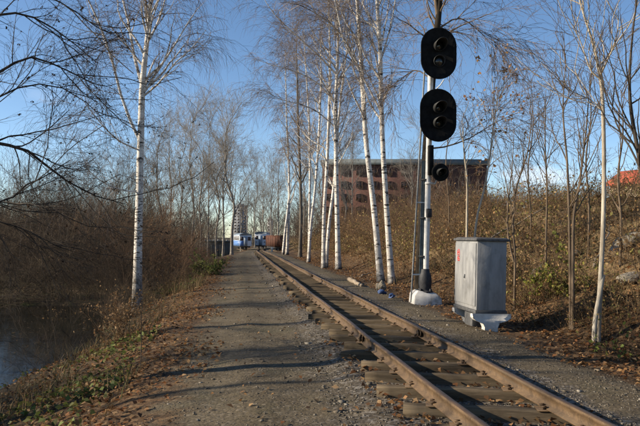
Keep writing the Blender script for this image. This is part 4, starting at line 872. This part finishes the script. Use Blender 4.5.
stroke([(y0 + .06, z0 - .03), (y0 + .05, z0 - .11), (y0, z0 - .11)]); stroke([(y0 + .05, z0 - .07), (y0 - .02, z0 - .06), (y0 - .03, z0 - .12)]); stroke([(y0 + .02, z0 - .03), (y0 - .03, z0 - .025)])
build(mb, 'red_mark', MAT['red'], d_)

# ------------------------------------------------------------------ small things by the track
def blob(name, label, cat, px, py, dims, mat, seed, rz=0.0, up=0.3, it=2, amp=0.25):
    import bmesh
    rg = np.random.default_rng(seed); bm = bmesh.new(); bmesh.ops.create_icosphere(bm, subdivisions=3, radius=1); k = rg.normal(0, 1, (9, 3)) * 2.2; ph = rg.uniform(0, 6, 9)
    for v in bm.verts:
        c = np.array(v.co); f = 1 + amp * np.sum(np.sin(k @ c + ph)) / 3.0; v.co = Vector(c * f * np.array(dims) * 0.5)
    me = bpy.data.meshes.new(name); bm.to_mesh(me); bm.free(); me.materials.append(MAT[mat]); p_ = gp(px, py)
    o = link(name, me, None, (p_[0], p_[1], hz(p_[0], p_[1]) + dims[2] * up), (0, 0, rz)); return tag(o, label, cat)
blob('plastic_bag', 'blue plastic bag at the birch foot, left of the other', 'bag', 383, 294, (0.20, 0.17, 0.13), 'blue', 1, 0.3, 0.3, amp=0.4)
blob('plastic_bag', 'blue plastic bag nearest the signal foundation', 'bag', 391.5, 298.5, (0.20, 0.16, 0.12), 'blue', 2, 1.1, 0.3, amp=0.4)
blob('stone', 'pale stone leaning at the foot of the birch pair', 'stone', 381, 290, (0.26, 0.2, 0.30), 'rock', 3)
blob('stone', 'large pale stone half buried in the slope right of the cabinet', 'rock', 536, 284, (0.22, 0.24, 0.55), 'rock', 4, 0.2, 0.2).rotation_euler[1] = 0.45
blob('stone', 'long pale slab of rock high on the slope by the right edge', 'rock', 627, 247, (0.8, 0.4, 0.22), 'rock', 5, 0.2, 0.3).rotation_euler[1] = -0.45
blob('stone', 'grey rock low on the slope at the right edge', 'rock', 634, 283, (0.5, 0.35, 0.2), 'rock', 6, 0.4, 0.2)
blob('stone', 'small grey stone in the leaves behind the cabinet', 'stone', 574, 256, (0.3, 0.26, 0.2), 'rock', 7, 0.4, 0.2)
def log(label, a, b, r0, r1, seed, mat='log', name='log', lift=0.0):
    A = gp(*a); B = gp(*b); A[2] = hz(A[0], A[1]) + r0 * .7 + 0; B[2] = hz(B[0], B[1]) + r1 * .7 + lift; rg = np.random.default_rng(seed); n = 9; P = np.linspace(A, B, n) - A + np.vstack([[0, 0, 0], rg.normal(0, 0.02, (n - 2, 3)), [0, 0, 0]]); rr = np.linspace(r0, r1, n) * rg.uniform(0.9, 1.1, n); rr = np.concatenate([[0.001], rr, [0.001]]); P = np.concatenate([P[:1], P, P[-1:]])
    m_ = MB(); V, F = tubes(P[None], rr[None], 10); m_.add(V, F); return tag(build(m_, name, MAT[mat], None, tuple(A), smooth_=True), label, 'log')
log('pale rotten log lying on the leaves left of the birch pair', (349, 281), (362, 287), 0.07, 0.05, 1)
log('thin fallen branch on the leaves behind the pale rotten log', (360, 278), (374, 272), 0.025, 0.012, 2)
log('long fallen pole slanting up the slope behind the cabinet', (478, 246), (548, 222), 0.035, 0.02, 3, lift=0.45)
log('thin pale fallen pole slanting up to the right edge of the slope', (594, 268), (610, 240), 0.025, 0.012, 4, lift=0.3)

# ------------------------------------------------------------------ trains at the far end
def wheelset(parent, xs, ys_, r=0.3):
    for y_ in ys_:
        for s in xs:
            m_ = MB(); m_.lathe([(0.0, -0.05), (r * .35, -0.05), (r, -0.05), (r, 0.05), (r * .35, 0.05), (0.0, 0.05)], Matrix.Rotation(R(90), 4, 'Y'), 14); build(m_, 'wheel', MAT['iron'], parent, (s, y_, r), smooth_=False)
def siding(label, x, y, L, rz):
    s_ = thing('railway_track', label, 'railway track', (x, y, hz(x, y)), (0, 0, rz))
    for s in (-.4, .4): m_ = MB(); m_.box((s, L / 2 - 0.5, 0.03), (0.06, L, 0.12)); build(m_, 'rail', MAT['rail'], s_)
def car_body(root, W, L, z0, z1, mat, roofmat, rise=0.32):
    m_ = MB(); m_.box((0, L / 2, (z0 + z1) / 2), (W, L, z1 - z0)); build(m_, 'body', mat, root, bevel=0.05)
    V = []; F = []; n = 9
    for yy_ in (-0.08, L + 0.08):
        for i in range(n): a = math.pi * i / (n - 1); V.append((W / 2 * 1.03 * math.cos(a), yy_, z1 - 0.02 + rise * math.sin(a)))
    for i in range(n - 1): F.append((i, i + 1, n + i + 1, n + i))
    for b_ in (0, n):
        for i in range(n // 2): F.append((b_ + i, b_ + i + 1, b_ + n - 2 - i, b_ + n - 1 - i)) if i < n // 2 - 1 else F.append((b_ + i, b_ + i + 1, b_ + n - 1 - i, b_ + n - 1 - i))
    m_ = MB(); m_.add(V, [f for f in F if len(set(f)) == 4]); build(m_, 'roof', roofmat, root)
    m_ = MB(); m_.box((0, L / 2, z0 - 0.1), (W * 0.8, L * 0.96, 0.2)); build(m_, 'underframe', MAT['iron'], root)
def pane(root, c, d, mat='glass', name='window'):
    m_ = MB(); m_.box((0, 0, 0), d); return build(m_, name, MAT[mat], root, c)
YC = 116.0
def ground_at(px, Y): p_ = at(px, 245, Y); return p_[0], Y, hz(p_[0], Y)
# pale coach end-on at the end of our track
x, y, z = float(cx(YC)), YC, hz(float(cx(YC)), YC); px_ = at(260.5, 240, YC)[0]
WT = thing('passenger_coach', 'pale grey passenger coach standing end-on at the end of the track', 'railway coach', (px_, YC, z + 0.09), (0, 0, 0.03))
car_body(WT, 2.15, 14, 0.62, 2.75, MAT['coach_white'], MAT['coach_roof'], 0.42); wheelset(WT, (-.4, .4), (1.6, 3.0, 11, 12.4))
pane(WT, (-0.68, -0.02, 2.05), (0.5, 0.06, 0.62)); pane(WT, (0.68, -0.02, 2.05), (0.5, 0.06, 0.62)); pane(WT, (0, -0.03, 1.55), (0.62, 0.06, 1.75), 'coach_roof', 'door')
for q in (-0.75, 0.75): m_ = MB(); m_.lathe([(0.10, 0), (0.09, 0.05), (0, 0.06)], Matrix.Rotation(R(90), 4, 'X'), 10); build(m_, 'headlight', MAT['frame'], WT, (q, -0.02, 1.25))
for k in range(7): pane(WT, (-1.08, 1.4 + 1.75 * k, 1.95), (0.05, 0.95, 0.75))
# blue and white coach, turned, on the left siding
x, y, z = ground_at(245.5, YC - 4); ang = R(14)
BT = thing('passenger_coach', 'blue and white passenger coach on the siding left of the pale coach', 'railway coach', (x, y, z + 0.09), (0, 0, ang))
car_body(BT, 2.15, 9, 0.62, 2.55, MAT['coach_white'], MAT['coach_roof'], 0.40); wheelset(BT, (-.4, .4), (1.6, 3.0, 6.2, 7.6))
m_ = MB(); m_.box((-1.09, 4.5, 1.12), (0.04, 8.9, 0.95)); m_.box((-0.69, -0.015, 1.1), (0.72, 0.04, 0.9)); build(m_, 'blue_panel', MAT['coach_blue'], BT)
for k in range(5): pane(BT, (-1.09, 1.2 + 1.65 * k, 2.02), (0.05, 0.95, 0.7))
pane(BT, (-0.65, -0.02, 1.95), (0.5, 0.06, 0.65)); pane(BT, (0.65, -0.02, 1.95), (0.5, 0.06, 0.65)); pane(BT, (0, -0.03, 1.5), (0.6, 0.06, 1.7), 'coach_roof', 'door')
siding('siding rails under the blue and white coach', x, y, 10, ang)
# brown wagon on the right siding
x, y, z = ground_at(279.5, YC - 16); ang = R(12)
GT = thing('freight_wagon', 'rusty brown freight wagon beside the pale coach', 'railway wagon', (x, y, z + 0.09), (0, 0, ang))
m_ = MB(); m_.box((0, 4.5, 1.5), (2.0, 9, 1.7)); build(m_, 'body', MAT['wagon'], GT)
m_ = MB(); m_.box((0, 4.5, 0.5), (1.6, 8.8, 0.25)); build(m_, 'underframe', MAT['iron'], GT); wheelset(GT, (-.4, .4), (1.4, 2.6, 6.4, 7.6))
for k in range(9): m_ = MB(); m_.box((-1.03, 0.2 + 1.07 * k, 1.5), (0.07, 0.10, 1.74)); build(m_, 'side_post', MAT['wagon'], GT)
for k in range(3): m_ = MB(); m_.box((-0.7 + 0.7 * k, -0.035, 1.5), (0.10, 0.07, 1.74)); build(m_, 'end_post', MAT['wagon'], GT)
m_ = MB(); m_.box((0, 4.5, 2.38), (2.12, 9.12, 0.08)); build(m_, 'top_rail', MAT['wagon'], GT)
siding('siding rails under the brown wagon', x, y, 10, ang)
# small white marker post and a long dark shed
p = gp(272, 252); mk = thing('marker_post', 'short white marker post right of the track near the brown wagon', 'post', (p[0], p[1], hz(p[0], p[1])))
m_ = MB(); m_.box((0, 0, 0.15), (0.22, 0.22, 0.5), 0, 0.1); build(m_, 'post', MAT['whitewash'], mk, bevel=0.02); m_ = MB(); m_.box((0, 0, 0.5), (0.34, 0.26, 0.26), 0, 0.15); build(m_, 'cap', MAT['whitewash'], mk, bevel=0.02)
YS = 88.0; xa = at(190, 240, YS)[0]; xb = at(229, 240, YS)[0]; xm = (xa + xb) / 2; zs = hz(xm, YS)
sh = thing('long_shed', 'long low dark shed behind the bushes, pale blocks along its roof edge', 'shed', (xm, YS, zs), (0, 0, R(4)))
Ls = xb - xa
m_ = MB(); m_.box((0, 1.5, 0.9), (Ls, 3, 2.2)); build(m_, 'wall', MAT['shed'], sh)
m_ = MB(); m_.box((0, 1.5, 2.06), (Ls + .3, 3.4, 0.14)); build(m_, 'roof', MAT['shed'], sh)
for k in range(9): m_ = MB(); m_.box((-Ls / 2 + Ls * (k + .5) / 9, 0.0, 2.22), (0.22, 0.3, 0.18)); build(m_, 'roof_block', MAT['shed_post'], sh)
for k in range(8): m_ = MB(); m_.box((-Ls / 2 + Ls * (k + 1) / 9, -0.03, 0.9), (0.1, 0.08, 2.1)); build(m_, 'wall_post', MAT['shed'], sh)

# ------------------------------------------------------------------ buildings
YB = 150.0
xa = at(322, 200, YB)[0]; xb = at(486, 200, YB)[0]; ztop = at(420, 165, YB)[2]; bx_ = (xa + xb) / 2; bz = hz(bx_, YB) - 0.3; BH = ztop - bz; BW = xb - xa
bl = thing('brick_building', 'long red brick building with grey roof edge behind the birches', 'building', (bx_, YB, bz), (0, 0, R(-3)))
m_ = MB(); m_.box((0, 7, BH / 2), (BW, 14, BH)); build(m_, 'wall', MAT['brick'], bl)
m_ = MB(); m_.box((0, 7, BH + 0.55), (BW + 0.8, 14.8, 1.1)); m_.box((0, 7, BH + 1.3), (BW - 2, 12, 0.4)); build(m_, 'roof', MAT['slate'], bl)
wme = {}
m_ = MB(); m_.box((0, -0.04, 0), (1.3, 0.1, 1.45)); V, F, _ = m_.arrays(); wme['p'] = mesh_from('window', V, F, MAT['glass'])
m_ = MB()
for q in (-0.69, 0.69): m_.box((q, -0.07, 0), (0.1, 0.16, 1.52))
for q in (-0.76, 0.76, 0.3): m_.box((0, -0.065, q), (1.42, 0.14, 0.09))
m_.box((0, -0.065, -0.3), (0.07, 0.13, 1.1)); V, F, _ = m_.arrays(); wme['f'] = mesh_from('frame', V, F, MAT['frame'])
ncol = 11; nrow = int(BH / 3.0)
for r_ in range(nrow):
    for c_ in range(ncol):
        w_ = link('window', wme['p'], bl, (-BW / 2 + BW * (c_ + .5) / ncol, 0, BH - 1.7 - 3.0 * r_)); link('frame', wme['f'], w_)
def tower(label, px0, px1, pytop, Y, mat, rows, cols_):
    a_ = at(px0, 220, Y)[0]; b_ = at(px1, 220, Y)[0]; zt = at((px0 + px1) / 2, pytop, Y)[2]; zb = hz((a_ + b_) / 2, Y) - 0.5; H = zt - zb; W = b_ - a_
    t_ = thing('apartment_tower', label, 'building', ((a_ + b_) / 2, Y, zb)); m_ = MB(); m_.box((0, W * .4, H / 2), (W, W * .8, H)); build(m_, 'wall', MAT[mat], t_)
    m_ = MB(); m_.box((0, W * .4, H + .4), (W * .5, W * .4, 2.4)); m_.box((0, W * .4, H + .2), (W * 1.02, W * .82, .5)); build(m_, 'roof', MAT[mat], t_)
    m_ = MB(); m_.box((0, -0.05, 0), (W / cols_ * .55, 0.12, H / rows * .5)); V, F, _ = m_.arrays(); me = mesh_from('window', V, F, MAT['glass'])
    for r_ in range(rows):
        for c_ in range(cols_): link('window', me, t_, (-W / 2 + W * (c_ + .5) / cols_, 0, H * (r_ + .5) / rows))
tower('grey high-rise far off above the blue and white coach', 233.5, 246.5, 206, 420, 'panel', 12, 4)
tower('small pale block far off above the brown wagon', 267.5, 272.5, 219, 460, 'pale_panel', 7, 2)
# the red-roofed house on top of the slope
YH = 62.0; p = at(658, 180, YH); hx_, hzg = p[0] + 1.2, hz(p[0] + 1.2, YH)
ho = thing('house', 'house with a bright red roof on top of the slope, right edge', 'house', (hx_, YH, hzg), (0, 0, R(28)))
zr = at(629, 166, YH)[2] - hzg; ze = zr - 1.35
m_ = MB(); m_.box((0, 2.5, ze / 2), (4.6, 5, ze)); build(m_, 'wall', MAT['plaster'], ho)
V = []; F = []
for y_ in (-0.5, 5.5): V += [(-2.8, y_, ze - .25), (0, y_, ze + 1.35), (2.8, y_, ze - .25), (-2.8, y_, ze - .40), (0, y_, ze + 1.20), (2.8, y_, ze - .40)]
F = [(0, 1, 7, 6), (1, 2, 8, 7), (3, 9, 10, 4), (4, 10, 11, 5), (0, 3, 4, 1), (1, 4, 5, 2), (6, 7, 10, 9), (7, 8, 11, 10), (0, 6, 9, 3), (2, 5, 11, 8)]
m_ = MB(); m_.add(V, F); rf = build(m_, 'roof', MAT['red_roof'], ho)
m_ = MB(); m_.add([(-2.28, 0.02, ze - .02), (2.28, 0.02, ze - .02), (0, 0.02, ze + 1.1), (0, 0.02, ze + 1.1), (-2.28, 0.14, ze - .02), (2.28, 0.14, ze - .02), (0, 0.14, ze + 1.1), (0, 0.14, ze + 1.1)], [(0, 1, 2, 3), (4, 7, 6, 5), (0, 4, 5, 1), (1, 5, 6, 2), (0, 3, 7, 4)]); build(m_, 'gable', MAT['plaster'], ho)
m_ = MB(); m_.box((0.9, 3, ze + 1.3), (0.5, 0.5, 1.2)); build(m_, 'chimney', MAT['brick'], rf)
for q in (-1.2, 1.2): w_ = pane(ho, (q, -0.02, ze - 1.0), (0.9, 0.08, 1.1)); m_ = MB(); m_.box((0, -0.03, -0.6), (1.1, 0.14, 0.08)); build(m_, 'sill', MAT['frame'], w_)
